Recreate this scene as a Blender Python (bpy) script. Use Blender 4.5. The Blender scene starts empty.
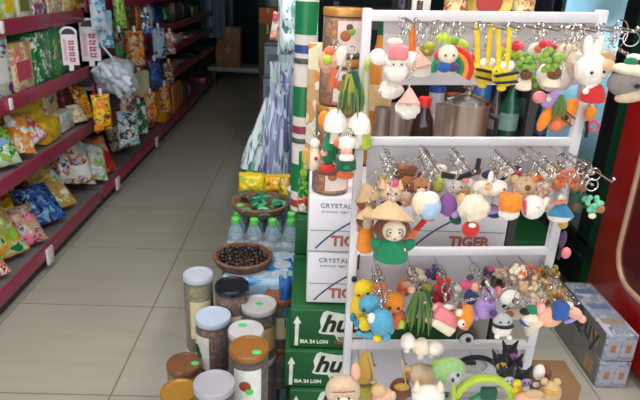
import bpy, bmesh, math, random
from mathutils import Vector, Matrix, noise
SC = bpy.context.scene
COL = SC.collection
PI = math.pi
V = Vector
# ------------------------------------------------------------------ camera model
F = 580.0
CAMZ = 1.42
CP = V((0, 0, CAMZ))
_Y = V((-10, 220, -580)).normalized()
_Z = V((35, 1530, -580)); _Z = (_Z - _Y * _Z.dot(_Y)).normalized()
_X = _Y.cross(_Z)
ROT = Matrix((_X, _Y, _Z))
def P(x, y, Y=None, X=None, Z=None):
    """point of the place seen at photo pixel (x, y) on the plane Y=, X= or Z=."""
    d = ROT @ V((x - 320, 200 - y, -F))
    if Y is not None: t = Y / d.y
    elif X is not None: t = X / d.x
    else: t = (Z - CAMZ) / d.z
    return CP + d * t
def mpp(p):
    """metres per photo pixel at point p"""
    return (ROT.transposed() @ (p - CP)).z / -F
cd = bpy.data.cameras.new('camera'); cam = bpy.data.objects.new('camera', cd); COL.objects.link(cam)
cam.matrix_world = Matrix.Translation(CP) @ ROT.to_4x4()
cd.sensor_width = 36; cd.lens = F / 640 * 36; cd.clip_start = 0.02; cd.clip_end = 60
cd.dof.use_dof = True; cd.dof.focus_distance = 1.35; cd.dof.aperture_fstop = 8
SC.camera = cam
# ------------------------------------------------------------------ materials
def lin(c):
    return tuple(((v / 255) / 12.92 if v / 255 <= .04045 else ((v / 255 + .055) / 1.055) ** 2.4) for v in c)
MATS = {}
def nodes(name):
    m = bpy.data.materials.new(name); m.use_nodes = True
    nt = m.node_tree; b = nt.nodes['Principled BSDF']
    return m, nt, b
def mat(name, rgb, rough=.5, metal=0, var=.12, scale=30, bump=0, bscale=None, sheen=0, coat=0, emit=0):
    if name in MATS: return MATS[name]
    m, nt, b = nodes(name); L = nt.links
    tc = nt.nodes.new('ShaderNodeTexCoord'); nz = nt.nodes.new('ShaderNodeTexNoise')
    nz.inputs['Scale'].default_value = scale; nz.inputs['Detail'].default_value = 3
    L.new(tc.outputs['Object'], nz.inputs['Vector'])
    r = nt.nodes.new('ShaderNodeValToRGB'); c = lin(rgb)
    r.color_ramp.elements[0].position = .3; r.color_ramp.elements[1].position = .7
    r.color_ramp.elements[0].color = tuple(v * (1 - var) for v in c) + (1,)
    r.color_ramp.elements[1].color = tuple(min(1, v * (1 + var)) for v in c) + (1,)
    L.new(nz.outputs['Fac'], r.inputs['Fac']); L.new(r.outputs['Color'], b.inputs['Base Color'])
    b.inputs['Roughness'].default_value = rough; b.inputs['Metallic'].default_value = metal
    b.inputs['Sheen Weight'].default_value = sheen; b.inputs['Coat Weight'].default_value = coat
    if bump:
        n2 = nt.nodes.new('ShaderNodeTexNoise'); n2.inputs['Scale'].default_value = bscale or scale * 6
        L.new(tc.outputs['Object'], n2.inputs['Vector'])
        bp = nt.nodes.new('ShaderNodeBump'); bp.inputs['Strength'].default_value = bump; bp.inputs['Distance'].default_value = .004
        L.new(n2.outputs['Fac'], bp.inputs['Height']); L.new(bp.outputs['Normal'], b.inputs['Normal'])
    if emit:
        b.inputs['Emission Color'].default_value = c + (1,); b.inputs['Emission Strength'].default_value = emit
    MATS[name] = m; return m
def printed(name, cols, scale=14, seed=0, rough=.35, stretch=(1, 1, 1)):
    """printed packaging: soft patches of several inks"""
    if name in MATS: return MATS[name]
    m, nt, b = nodes(name); L = nt.links
    tc = nt.nodes.new('ShaderNodeTexCoord'); mp = nt.nodes.new('ShaderNodeMapping')
    mp.inputs['Location'].default_value = (seed * 1.7, seed * .9, seed * 2.3)
    mp.inputs['Scale'].default_value = tuple(scale * s for s in stretch)
    L.new(tc.outputs['Object'], mp.inputs['Vector'])
    nz = nt.nodes.new('ShaderNodeTexNoise'); nz.inputs['Scale'].default_value = .9; nz.inputs['Detail'].default_value = 1
    L.new(mp.outputs['Vector'], nz.inputs['Vector'])
    ad = nt.nodes.new('ShaderNodeMixRGB'); ad.blend_type = 'ADD'; ad.inputs['Fac'].default_value = .8
    L.new(mp.outputs['Vector'], ad.inputs['Color1']); L.new(nz.outputs['Color'], ad.inputs['Color2'])
    vo = nt.nodes.new('ShaderNodeTexVoronoi'); vo.feature = 'SMOOTH_F1'; vo.inputs['Scale'].default_value = 1
    vo.inputs['Smoothness'].default_value = .25
    L.new(ad.outputs['Color'], vo.inputs['Vector'])
    v2 = nt.nodes.new('ShaderNodeTexVoronoi'); v2.inputs['Scale'].default_value = 3.1; v2.feature = 'SMOOTH_F1'; v2.inputs['Smoothness'].default_value = .4
    L.new(ad.outputs['Color'], v2.inputs['Vector'])
    mv = nt.nodes.new('ShaderNodeMixRGB'); mv.inputs['Fac'].default_value = .42; L.new(vo.outputs['Color'], mv.inputs['Color1']); L.new(v2.outputs['Color'], mv.inputs['Color2'])
    sp = nt.nodes.new('ShaderNodeSeparateColor'); L.new(mv.outputs['Color'], sp.inputs['Color'])
    r = nt.nodes.new('ShaderNodeValToRGB'); r.color_ramp.interpolation = 'LINEAR'
    n = len(cols); pos = [0.0] + [.42 + .48 * i / max(1, n - 1) for i in range(1, n)]
    pos = [.0] + [.40 + .38 * i / max(1, n - 1) for i in range(n - 1)]
    el = r.color_ramp.elements
    while len(el) < 2 * n: el.new(.5)
    k = 0
    for i in range(n):
        a = pos[i]; z = (pos[i + 1] - .05) if i + 1 < n else 1
        el[k].position = a; el[k].color = lin(cols[i]) + (1,); k += 1
        el[k].position = z; el[k].color = lin(cols[i]) + (1,); k += 1
    L.new(sp.outputs[0], r.inputs['Fac']); L.new(r.outputs['Color'], b.inputs['Base Color'])
    b.inputs['Roughness'].default_value = rough
    MATS[name] = m; return m
def clear(name, tint=(235, 240, 245), fac=.16, rough=.12):
    if name in MATS: return MATS[name]
    m, nt, b = nodes(name); L = nt.links
    b.inputs['Base Color'].default_value = lin(tint) + (1,); b.inputs['Roughness'].default_value = rough
    tr = nt.nodes.new('ShaderNodeBsdfTransparent'); tr.inputs['Color'].default_value = tuple(min(1, .4 + .6 * v) for v in lin(tint)) + (1,)
    fr = nt.nodes.new('ShaderNodeFresnel'); fr.inputs['IOR'].default_value = 1.3
    ad = nt.nodes.new('ShaderNodeMath'); ad.operation = 'ADD'; ad.use_clamp = True; ad.inputs[1].default_value = fac
    L.new(fr.outputs[0], ad.inputs[0])
    mx = nt.nodes.new('ShaderNodeMixShader'); L.new(ad.outputs[0], mx.inputs[0]); L.new(tr.outputs[0], mx.inputs[1]); L.new(b.outputs[0], mx.inputs[2])
    L.new(mx.outputs[0], nt.nodes['Material Output'].inputs['Surface'])
    MATS[name] = m; return m
FAB = dict(white=(247, 236, 224), cream=(240, 222, 196), pink=(236, 134, 140), salmon=(240, 176, 158), rose=(214, 84, 120), red=(206, 44, 40), crimson=(170, 28, 50),
    orange=(240, 140, 40), coral=(232, 116, 72), yellow=(240, 204, 40), gold=(200, 160, 70), olive=(164, 156, 60), lime=(184, 206, 70), green=(20, 128, 84), leaf=(92, 122, 56), grass=(140, 176, 70),
    mint=(120, 200, 160), teal=(50, 132, 168), blue=(88, 166, 196), sky=(176, 202, 226), royal=(44, 88, 164), navy=(44, 62, 100), purple=(140, 84, 148), lilac=(176, 146, 208), plum=(84, 60, 104),
    brown=(120, 72, 48), chestnut=(176, 112, 70), tan=(214, 176, 132), beige=(216, 190, 160), grey=(140, 132, 126), silvergrey=(186, 184, 184), black=(30, 27, 30), peach=(240, 180, 148), darkgreen=(24, 84, 56), frog=(150, 190, 120))
def fab(k):
    return mat('plush_' + k, FAB[k], rough=.95, var=.1, scale=90, bump=.5, bscale=420, sheen=.25)
STEEL = mat('polished_steel', (205, 200, 194), rough=.22, metal=1, var=.04)
WHITE_PAINT = mat('white_powder_coat', (222, 219, 222), rough=.45, var=.03, scale=9)
# ------------------------------------------------------------------ mesh builder
class B:
    def __init__(s): s.bm = bmesh.new()
    def _add(s, vs, fs):
        bv = [s.bm.verts.new(v) for v in vs]
        for f in fs:
            try: s.bm.faces.new([bv[i] for i in f])
            except ValueError: pass
        return s
    def box(s, c, d, M=None, bev=0, seg=2):
        c = V(c); hx, hy, hz = d[0] / 2, d[1] / 2, d[2] / 2
        t = bmesh.new(); bmesh.ops.create_cube(t, size=1)
        for v in t.verts: v.co = V((v.co.x * d[0], v.co.y * d[1], v.co.z * d[2]))
        if bev: bmesh.ops.bevel(t, geom=t.edges[:], offset=min(bev, min(d) * .45), segments=seg, profile=.5, affect='EDGES')
        t.verts.index_update()
        vs = [c + ((M @ v.co) if M else v.co) for v in t.verts]; fs = [[v.index for v in f.verts] for f in t.faces]
        t.free(); return s._add(vs, fs)
    def ell(s, c, r, M=None, nu=18, nv=11, wob=0, seed=0):
        c = V(c); vs = []; fs = []
        for j in range(nv + 1):
            th = PI * j / nv
            for i in range(nu):
                ph = 2 * PI * i / nu
                p = V((math.sin(th) * math.cos(ph), math.sin(th) * math.sin(ph), math.cos(th)))
                k = 1 + (wob * noise.noise(p * 2.3 + V((seed, seed * 2, 0))) if wob else 0)
                p = V((p.x * r[0] * k, p.y * r[1] * k, p.z * r[2] * k))
                vs.append(c + ((M @ p) if M else p))
        for j in range(nv):
            for i in range(nu):
                a, b = j * nu + i, j * nu + (i + 1) % nu
                fs.append([a, a + nu, b + nu, b])
        s._add(vs, fs); bmesh.ops.remove_doubles(s.bm, verts=s.bm.verts[:], dist=1e-6); return s
    def lathe(s, prof, c=(0, 0, 0), n=28, M=None, rip=0, nr=9):
        c = V(c); vs = []; fs = []
        for (r, z) in prof:
            for i in range(n):
                a = 2 * PI * i / n
                rr = r * (1 + rip * math.sin(nr * a + z * 11) * (1 + .5 * math.sin(3 * a + 1)))
                p = V((rr * math.cos(a), rr * math.sin(a), z)); vs.append(c + ((M @ p) if M else p))
        for j in range(len(prof) - 1):
            for i in range(n):
                a, b = j * n + i, j * n + (i + 1) % n
                fs.append([a, b, b + n, a + n])
        if prof[0][0] > 1e-6: fs.append(list(range(n))[::-1])
        if prof[-1][0] > 1e-6: fs.append([(len(prof) - 1) * n + i for i in range(n)])
        s._add(vs, fs); bmesh.ops.remove_doubles(s.bm, verts=s.bm.verts[:], dist=1e-7); return s
    def tube(s, pts, r, n=8, closed=False):
        pts = [V(p) for p in pts]; m = len(pts); vs = []; fs = []; up = None
        for i, p in enumerate(pts):
            a = pts[(i - 1) % m] if (closed or i) else p; b = pts[(i + 1) % m] if (closed or i < m - 1) else p
            t = (b - a)
            t = t.normalized() if t.length > 1e-9 else V((0, 0, 1))
            if up is None: up = t.orthogonal().normalized()
            up = (up - t * up.dot(t)); up = up.normalized() if up.length > 1e-6 else t.orthogonal().normalized()
            w = t.cross(up); rr = r[i] if isinstance(r, (list, tuple)) else r
            for k in range(n):
                an = 2 * PI * k / n; vs.append(p + up * (rr * math.cos(an)) + w * (rr * math.sin(an)))
        for i in range(m if closed else m - 1):
            for k in range(n):
                a = i * n + k; b = i * n + (k + 1) % n; a2 = ((i + 1) % m) * n + k; b2 = ((i + 1) % m) * n + (k + 1) % n
                fs.append([a, b, b2, a2])
        if not closed: fs += [list(range(n))[::-1], [(m - 1) * n + k for k in range(n)]]
        return s._add(vs, fs)
    def ring(s, c, R, r, M=None, a0=0, a1=2 * PI, n=28, k=8, sx=1):
        full = abs(a1 - a0 - 2 * PI) < 1e-6; N = n if full else n + 1; pts = []
        for i in range(N):
            a = a0 + (a1 - a0) * i / n; p = V((R * sx * math.cos(a), 0, R * math.sin(a)))
            pts.append(V(c) + ((M @ p) if M else p))
        return s.tube(pts, r, k, full)
    def prism(s, poly, d, M=None, c=(0, 0, 0)):
        """outline in local x,z extruded d along y"""
        c = V(c); n = len(poly); vs = []
        for y in (0, d):
            for (x, z) in poly:
                p = V((x, y, z)); vs.append(c + ((M @ p) if M else p))
        fs = [list(range(n)), list(range(n, 2 * n))[::-1]] + [[i, i + n, (i + 1) % n + n, (i + 1) % n] for i in range(n)]
        return s._add(vs, fs)
    def bag(s, w, h, t, seed=0, M=None, c=(0, 0, 0), nu=14, nv=18, wr=.18):
        """filled pillow bag, standing in local x (width) z (height), thick along y; base at z=0, crimped ends"""
        c = V(c); vs = []; fs = []
        for side in (1, -1):
            for j in range(nv + 1):
                v = j / nv * 2 - 1
                for i in range(nu + 1):
                    u = i / nu * 2 - 1
                    pr = max(0, (1 - abs(u) ** 2.4)) ** .55 * max(0, (1 - abs(v) ** 3.2)) ** .6
                    nz = noise.noise(V((u * 2.2 + seed * 3.1, v * 2.6, side + seed)))
                    th = t / 2 * pr * (1 + wr * 2.2 * nz)
                    tap = 1 - .05 * (1 - abs(v) ** 4) - .02 * nz
                    y = side * th + .05 * t * math.sin(u * 9 + seed) * (abs(v) > .8)
                    p = V((u * w / 2 * tap, y, (v + 1) / 2 * h)); vs.append(c + ((M @ p) if M else p))
        m = (nu + 1) * (nv + 1)
        for sd in (0, 1):
            for j in range(nv):
                for i in range(nu):
                    a = sd * m + j * (nu + 1) + i; q = [a, a + 1, a + nu + 2, a + nu + 1]
                    fs.append(q if sd == 0 else q[::-1])
        s._add(vs, fs); bmesh.ops.remove_doubles(s.bm, verts=s.bm.verts[:], dist=1e-5); return s
    def build(s, name, m, parent=None, loc=None, smooth=True, label=None, M=None, ang=40):
        bmesh.ops.recalc_face_normals(s.bm, faces=s.bm.faces[:])
        me = bpy.data.meshes.new(name); s.bm.to_mesh(me); s.bm.free()
        if smooth:
            me.polygons.foreach_set('use_smooth', [True] * len(me.polygons))
            try: me.set_sharp_from_angle(angle=math.radians(ang))
            except Exception: pass
        me.materials.append(m)
        o = bpy.data.objects.new(name, me); COL.objects.link(o)
        if parent is not None: o.parent = parent
        if M is not None: o.matrix_basis = M
        if loc is not None: o.location = loc
        if label: o['label'] = label
        return o
LABELS = {}
def tag(o, label, cat, group=None, kind=None):
    n = len(label.split())
    if not 4 <= n <= 16: print('LABEL LENGTH', n, label)
    if label in LABELS: print('DUPLICATE LABEL', label)
    LABELS[label] = 1
    o['label'] = label; o['category'] = cat
    if group: o['group'] = group
    if kind: o['kind'] = kind
    return o
def thing(name, loc, label, cat, group=None, rz=0, M=None):
    o = bpy.data.objects.new(name, None); COL.objects.link(o); o.empty_display_size = .02
    if M is not None: o.matrix_basis = M
    else: o.location = loc; o.rotation_euler = (0, 0, rz)
    return tag(o, label, cat, group)
def struct(o):
    o['kind'] = 'structure'; return o
def text(body, name, m, parent, M, size, shear=0, bold=0, ext=.0006, sx=1, align='CENTER', spacing=1):
    cu = bpy.data.curves.new('t', 'FONT'); cu.body = body; cu.size = size; cu.extrude = ext; cu.shear = shear; cu.offset = bold
    cu.align_x = align; cu.align_y = 'CENTER'; cu.space_character = spacing; cu.resolution_u = 3
    t = bpy.data.objects.new('t', cu); COL.objects.link(t); bpy.context.view_layer.update()
    me = bpy.data.meshes.new_from_object(t.evaluated_get(bpy.context.evaluated_depsgraph_get()))
    bpy.data.objects.remove(t); bpy.data.curves.remove(cu)
    me.materials.clear(); me.materials.append(m); me.name = name
    o = bpy.data.objects.new(name, me); COL.objects.link(o); o.parent = parent
    o.matrix_basis = M @ Matrix.Diagonal((sx, 1, 1, 1)); return o
FACE = Matrix.Rotation(PI / 2, 4, 'X')          # lettering upright, read from -Y
def rot_face(nrm, up=V((0, 0, 1))):
    """3x3: local x = right along face, local y = away from viewer, local z = up; nrm = outward normal"""
    n = V(nrm).normalized(); y = -n; x = y.cross(up).normalized(); z = x.cross(y)
    return Matrix((x, y, z)).transposed()
ORD = ['first', 'second', 'third', 'fourth', 'fifth', 'sixth', 'seventh', 'eighth', 'ninth', 'tenth', 'eleventh', 'twelfth', 'thirteenth', 'fourteenth', 'fifteenth', 'sixteenth', 'seventeenth', 'eighteenth', 'nineteenth', 'twentieth']
WORLD, LAMP, LAMP2, EXPO = 2.4, 25, 18.5, 0.0
# ------------------------------------------------------------------ the shop's shell
def floor_mat():
    m, nt, b = nodes('grey_floor_tiles'); L = nt.links
    tc = nt.nodes.new('ShaderNodeTexCoord'); mp = nt.nodes.new('ShaderNodeMapping'); p0 = P(153, 307, Z=0)
    mp.inputs['Location'].default_value = (-p0.x + 6, -p0.y + 6, 0)
    L.new(tc.outputs['Object'], mp.inputs['Vector'])
    br = nt.nodes.new('ShaderNodeTexBrick'); br.offset = 0; br.squash = 1
    br.inputs['Scale'].default_value = 1; br.inputs['Brick Width'].default_value = .6; br.inputs['Row Height'].default_value = .6
    br.inputs['Mortar Size'].default_value = .0035; br.inputs['Mortar Smooth'].default_value = .3; br.inputs['Bias'].default_value = 0
    br.inputs['Color1'].default_value = lin((190, 187, 172)) + (1,); br.inputs['Color2'].default_value = lin((194, 190, 175)) + (1,)
    br.inputs['Mortar'].default_value = lin((140, 133, 120)) + (1,)
    L.new(mp.outputs[0], br.inputs['Vector'])
    nz = nt.nodes.new('ShaderNodeTexNoise'); nz.inputs['Scale'].default_value = 3; nz.inputs['Detail'].default_value = 5
    m2 = nt.nodes.new('ShaderNodeMapping'); m2.inputs['Scale'].default_value = (1, 5, 1)
    L.new(tc.outputs['Object'], m2.inputs['Vector']); L.new(m2.outputs[0], nz.inputs['Vector'])
    mx = nt.nodes.new('ShaderNodeMixRGB'); mx.blend_type = 'MULTIPLY'; mx.inputs['Fac'].default_value = .22
    L.new(br.outputs['Color'], mx.inputs['Color1']); L.new(nz.outputs['Fac'], mx.inputs['Color2'])
    L.new(mx.outputs[0], b.inputs['Base Color']); b.inputs['Roughness'].default_value = .34
    return m
struct(B().box((.1, 3.2, -.05), (4.6, 13, .1)).build('floor', floor_mat(), smooth=False))
WALL = mat('dull_wall_paint', (120, 124, 122), rough=.8, scale=4, var=.06)
struct(B().box((-2.1, 4, 1.45), (.1, 10.6, 2.9)).build('wall_left', WALL, smooth=False))
struct(B().box((2.3, 4, 1.45), (.1, 10.6, 2.9)).build('wall_right', WALL, smooth=False))
struct(B().box((.1, 9.3, 1.45), (4.4, .1, 2.9)).build('wall_back', mat('dark_teal_wall', (34, 62, 62), rough=.6, scale=3), smooth=False))
struct(B().box((.1, 4, 2.95), (4.5, 10.6, .1)).build('ceiling', mat('ceiling_paint', (170, 170, 166), rough=.8, scale=3), smooth=False))
# a door of dark glass in the back wall
dr = B().box((0, 0, 1.05), (1.3, .04, 2.1), bev=.01).build('door_1', mat('dark_door_glass', (18, 44, 46), rough=.15)); dr.location = (-.55, 9.2, 0); struct(dr)
B().box((-.62, -.02, 1.05), (.06, .05, 2.1)).box((.62, -.02, 1.05), (.06, .05, 2.1)).box((0, -.02, 2.07), (1.3, .05, .06)).box((0, -.02, .06), (1.3, .05, .1)).build('door_frame', mat('door_aluminium', (80, 92, 92), rough=.4, metal=.7), dr)
B().tube([(.5, -.03, .9), (.5, -.08, .9), (.5, -.08, 1.2), (.5, -.03, 1.2)], .012).build('door_handle', STEEL, dr)
# ------------------------------------------------------------------ shelving along the left wall
CRIM = mat('crimson_shelf_lip', (158, 42, 72), rough=.4, scale=5, var=.06, coat=.2)
DECK = mat('shelf_deck_metal', (128, 120, 122), rough=.5, scale=6)
BACKP = mat('shelf_back_panel', (62, 54, 60), rough=.6, scale=4)
LIPX = -1.265
def bay(label, y0, y1, levels, base):
    r = thing('shelving_unit', (-1.61, (y0 + y1) / 2, 0), label, 'shelves', 'shelving bays along the wall')
    ln = y1 - y0; g = .006
    B().box((-.27, 0, .95), (.02, ln, 1.9)).build('back_panel', BACKP, r, smooth=False)
    for s in (-1, 1):
        B().box((-.235, s * (ln / 2 - .02), .95), (.05, .04, 1.9)).build('upright', CRIM, r, smooth=False)
    for k, z in enumerate(levels + [base]):
        low = z == base; xf = LIPX + 1.61
        sh = B().box(((xf - .21) / 2 - .0, 0, z - .02), (xf + .21 - .004, ln - g, .02)).build('shelf', DECK, r, smooth=False)
        B().box((xf, 0, z - .024), (.014, ln - g, .066), bev=.004).build('shelf_lip', CRIM, sh)
        if low: B().box((xf - .04, 0, .045), (.02, ln - g, .09)).build('plinth', BACKP, r, smooth=False)
    return r
Z1, Z2, Z3, Z4 = 1.205, .893, .575, .125
near = bay('crimson-lipped shelving bay of bright snacks beside the aisle, closest to the shop front',   .55, 3.43, [Z1, Z2, Z3], Z4)
FZ = [1.25, .985, .78, .545]
far = bay('dim crimson-lipped shelving bay further down the aisle towards the back wall', 3.47, 8.0, FZ, .125)
TAGW = mat('white_tag_plastic', (226, 220, 222), rough=.35)
def px_at(x, X, z, lo=-400, hi=800):
    """point at X, z seen in photo column x"""
    for _ in range(40):
        m = (lo + hi) / 2
        if P(x, m, X=X).z > z: lo = m
        else: hi = m
    return P(x, (lo + hi) / 2, X=X)
for (x, z, par, zz) in ((50, Z4, near, 0), (118, Z4, far, 0), (157, Z4, far, 0)):
    p = px_at(x, LIPX + .014, z - .045)
    B().box(p - par.location, (.012, .07, .085), bev=.004).build('price_tag', TAGW, par, label='white price tag clip on the lowest lip')
for (x, z) in ((11, Z2 - .02), (2, Z1 - .02)):
    p = px_at(x, LIPX + .013, z); B().box(p - near.location, (.01, .025, .05), bev=.003).build('price_tag', TAGW, near, label='white price tag clip')
# ------------------------------------------------------------------ packaged goods on the shelves
PC = dict(white=(226, 230, 222), cream=(226, 214, 170), green=(20, 122, 52), pale=(190, 214, 178), lime=(150, 190, 70), yellow=(232, 196, 30), orange=(228, 132, 30), red=(200, 40, 44), pink=(220, 120, 150), blue=(40, 90, 170),
    navy=(34, 44, 90), sky=(140, 180, 210), brown=(110, 66, 44), purple=(110, 60, 110), tan=(200, 160, 110), black=(30, 28, 32), silver=(190, 196, 204), teal=(60, 130, 150), rose=(190, 60, 90), olive=(120, 120, 60))
SEED = [0]
HM = {Z2: .275, Z3: .28, Z4: .40}
HM.update({FZ[1]: .20, FZ[2]: .14, FZ[3]: .17})
def ink(cols, scale=14, rough=.35):
    SEED[0] += 1
    scale *= 1.5
    return printed('print_' + '_'.join(cols) + '_%d' % SEED[0], [PC[c] for c in cols], scale, SEED[0], rough)
def carton(label, x0, x1, yt, z, cols, Xf=-1.30, dep=.16, panel=None, scale=16, name='snack_carton', cat='box', group=None, dy=0, base=0, hmax=.5):
    a = px_at(x0, Xf, z).y; b = px_at(x1, Xf, z).y - .004
    pm = px_at((x0 + x1) / 2, Xf, z); h = 0
    hmax = min(hmax, HM.get(round(z, 3), 1)); lo, hi = .01, hmax
    for _ in range(30):
        h = (lo + hi) / 2; q = ROT.transposed() @ (V((Xf, (a + b) / 2, z + h)) - CP); y = 200 - F * q.y / -q.z
        if y > yt: lo = h
        else: hi = h
    w = b - a
    r = thing(name, (Xf - dep / 2, (a + b) / 2, z + base), label, cat, group)
    B().box((0, 0, h / 2 + .001), (dep, w, h), bev=.003).build('body', ink(cols, scale), r)
    if panel:
        pm_ = mat('panel_' + panel, PC[panel], rough=.35)
        B().box((dep / 2, 0, h * .42), (.003, w * .7, h * .4)).build('printed_panel', pm_, r)
        B().box((-.01, -w / 2, h * .45), (dep * .6, .003, h * .42)).build('printed_panel', pm_, r)
    B().box((dep * .05, 0, h + .001), (dep * .86, w * .9, .003)).build('lid_flap', mat('flap_' + cols[0], PC[cols[0]], rough=.4), r)
    return r
def sack(label, xc, wpx, yt, yb, z, cols, lean=.3, yaw=-.42, Xs=None, scale=16, name='snack_bag', cat='snack bag', group=None, th=.42, rough=.25, panel=None, seed=None, m=None, roll=0, up=0, hmax=.34):
    """a filled bag whose lower edge rests at height z below photo column xc"""
    base = P(xc, yb, Z=z)
    if Xs is not None:
        base = px_at(xc, Xs, z); base = px_at(xc, min(Xs, LIPX - .03 - wpx * mpp(base) * .36), z)
    w0 = wpx * mpp(base) * .5; lim = LIPX - .012 - w0 * (-yaw / math.hypot(.78, yaw))
    if base.x > lim: base = px_at(xc, lim, z)
    if base.x < -1.7: base = px_at(xc, -1.7, z)
    base.x += 0
    s = mpp(base + V((0, 0, .05))); w = wpx * s * (1.28 if lean > .45 else 1.12)
    n = V((.78, yaw, 0)).normalized()
    U = (V((0, 0, 1)) * math.cos(lean) - n * math.sin(lean)).normalized()
    nn = (n * math.cos(lean) + V((0, 0, 1)) * math.sin(lean)).normalized()
    M = rot_face(nn, U) @ Matrix.Rotation(roll, 3, 'Y')
    # height that brings the top to photo row yt
    hmax = min(hmax, HM.get(round(z, 3), 1) / max(.5, math.cos(lean))); lo, hi = .03, hmax
    for _ in range(30):
        h = (lo + hi) / 2; q = ROT.transposed() @ (base + U * h - CP); y = 200 - F * q.y / -q.z
        if y > yt: lo = h
        else: hi = h
    base = base - V((n.x, n.y, 0)) * max(0, th * min(w, h) * .5 - .03)
    if m is None: m = ink(cols, scale, rough)
    r = thing(name, base + V((0, 0, .008 + .5 * th * min(w, h) * math.sin(lean) + .5 * w * abs(math.sin(roll)))), label, cat, group)
    sd = seed if seed is not None else SEED[0]
    t = th * min(w, h)
    B().bag(w, h, t, sd, M).build('pouch', m, r)
    for zz in ((h - .012), .012):
        B().box(M @ V((0, 0, zz)), (w * .93, t * .10 + .003, .016), M=M, bev=.002).build('crimped_seal', mat('seal_' + cols[0], PC[cols[0]], rough=.3), r)
    if panel:
        B().ell(M @ V((0, -t * .36, h * .55)), (w * .27, t * .16, h * .2), M=M).build('printed_panel', mat('panel_' + panel, PC[panel], rough=.3), r)
    return r
g1, g2, g3, g4 = 'packs on the highest near shelf', 'packs on the second near shelf', 'packs on the third near shelf', 'bags on the lowest near shelf'
X1 = -1.29
carton('white and green carton with a yellow spot, first on the topmost near shelf', -14, 3, -12, Z1, ['pale', 'white', 'yellow'], X1, panel='yellow', group=g1)
carton('pale carton with a yellow oval, second on the topmost near shelf', 4.5, 17.5, -12, Z1, ['white', 'pale', 'lime'], X1, panel='yellow', group=g1)
carton('pale carton with an olive oval, third on the topmost near shelf', 19, 33, -12, Z1, ['white', 'pale', 'cream'], X1, panel='olive', group=g1)
carton('white carton with small blue and red figures on the topmost near shelf', 34.5, 48, -12, Z1, ['white', 'tan', 'blue', 'rose'], X1, group=g1, scale=22)
carton('cream carton with red print on the topmost near shelf', 49, 63, -12, Z1, ['cream', 'lime', 'red', 'white'], X1, group=g1, scale=20)
carton('yellow carton at the far end of the topmost near shelf', 64.5, 74, -14, Z1, ['yellow', 'cream', 'tan'], X1, group=g1)
carton('orange carton at the far end of the topmost near shelf', 75, 82, -14, Z1, ['orange', 'yellow', 'brown'], X1, group=g1)
carton('tall pale green carton with grey print on the second near shelf', -6, 15, 34, Z2, ['pale', 'white', 'silver', 'purple'], X1, dep=.14, panel='white', group=g2)
carton('cream and orange carton with a pink figure on the second near shelf', 17, 36, 43, Z2, ['cream', 'pink', 'orange', 'lime'], X1, dep=.18, panel='rose', group=g2)
carton('big bright green box beside the cream carton on the second near shelf', 38, 54, 32, Z2, ['green', 'green', 'green', 'green', 'white'], X1, dep=.2, group=g2, scale=16)
carton('big bright green box behind the smaller price sign card', 55, 71, 26, Z2, ['green', 'green', 'green', 'green', 'tan'], X1, dep=.2, group=g2, scale=16)
carton('dark green box at the far end of the second near shelf', 72, 81, 34, Z2, ['green', 'black', 'rose'], X1, dep=.18, group=g2)
# two sign cards clipped to the second shelf
def card(label, x0, x1, yt, yb, lab, red):
    X = LIPX + .02; a = px_at((x0 + x1) / 2, X, P((x0 + x1) / 2, yb, X=X).z); s = mpp(a); n = V((.45, -.9, 0)).normalized()
    w = (x1 - x0) * s; h = (yb - yt) * s * 1.03; M = rot_face(n); r = thing('price_sign_card', a, label, 'sign', 'shaped price signs above the second shelf')
    def out(k, z0, z1):
        W = w / 2 * k; pts = [(-W, z0), (W, z0), (W, z1 - .16 * h)]
        pts += [(W * 1.08 * math.cos(t), z1 - .16 * h + .16 * h * math.sin(t)) for t in [PI * i / 12 for i in range(13)]] + [(-W, z1 - .16 * h)]
        return pts
    B().prism(out(1, 0, h), .004, M).build('card', mat('sign_card_white', (232, 226, 232), rough=.4), r, smooth=False)
    pts = [(w * .42 * math.cos(t), h * .80 + .15 * h * math.sin(t)) for t in [PI * i / 12 for i in range(13)]]
    B().prism(pts, .002, M, M @ V((0, -.003, 0))).build('printed_cap', mat('sign_navy', (38, 34, 66), rough=.4), r, smooth=False)
    bm = B(); rnd = random.Random(int(x0))
    for i in range(4):
        z = h * (.62 - i * .15)
        for k in range(2):
            bm.box(M @ V((w * (.02 + .2 * k), -.003, z)), (w * .16, .003, h * .035), M=M).box(M @ V((w * (.04 + .2 * k) - w * .07, -.003, z - h * .04)), (w * .04, .003, h * .1), M=M)
        bm.box(M @ V((w * .12, -.003, z - h * .065)), (w * .34, .003, h * .026), M=M)
    bm.build('printed_characters', mat('sign_red', red, rough=.4), r, smooth=False)
    B().box(M @ V((-w * .28, -.003, h * .4)), (w * .2, .003, h * .55), M=M).build('printed_stripe', mat('sign_pink', (226, 170, 196), rough=.4), r, smooth=False)
    B().box(M @ V((0, .008, -.012)), (w * .3, .014, .04), M=M, bev=.003).build('clip', TAGW, r)
card('arched white sign card with navy cap and red characters, larger of the two cards', 83, 101, 21, 61, 0, (176, 40, 84))
card('arched white sign card with pink edge, tilted, smaller of the two cards', 64, 79, 29, 65, 0, (150, 36, 70))
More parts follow.
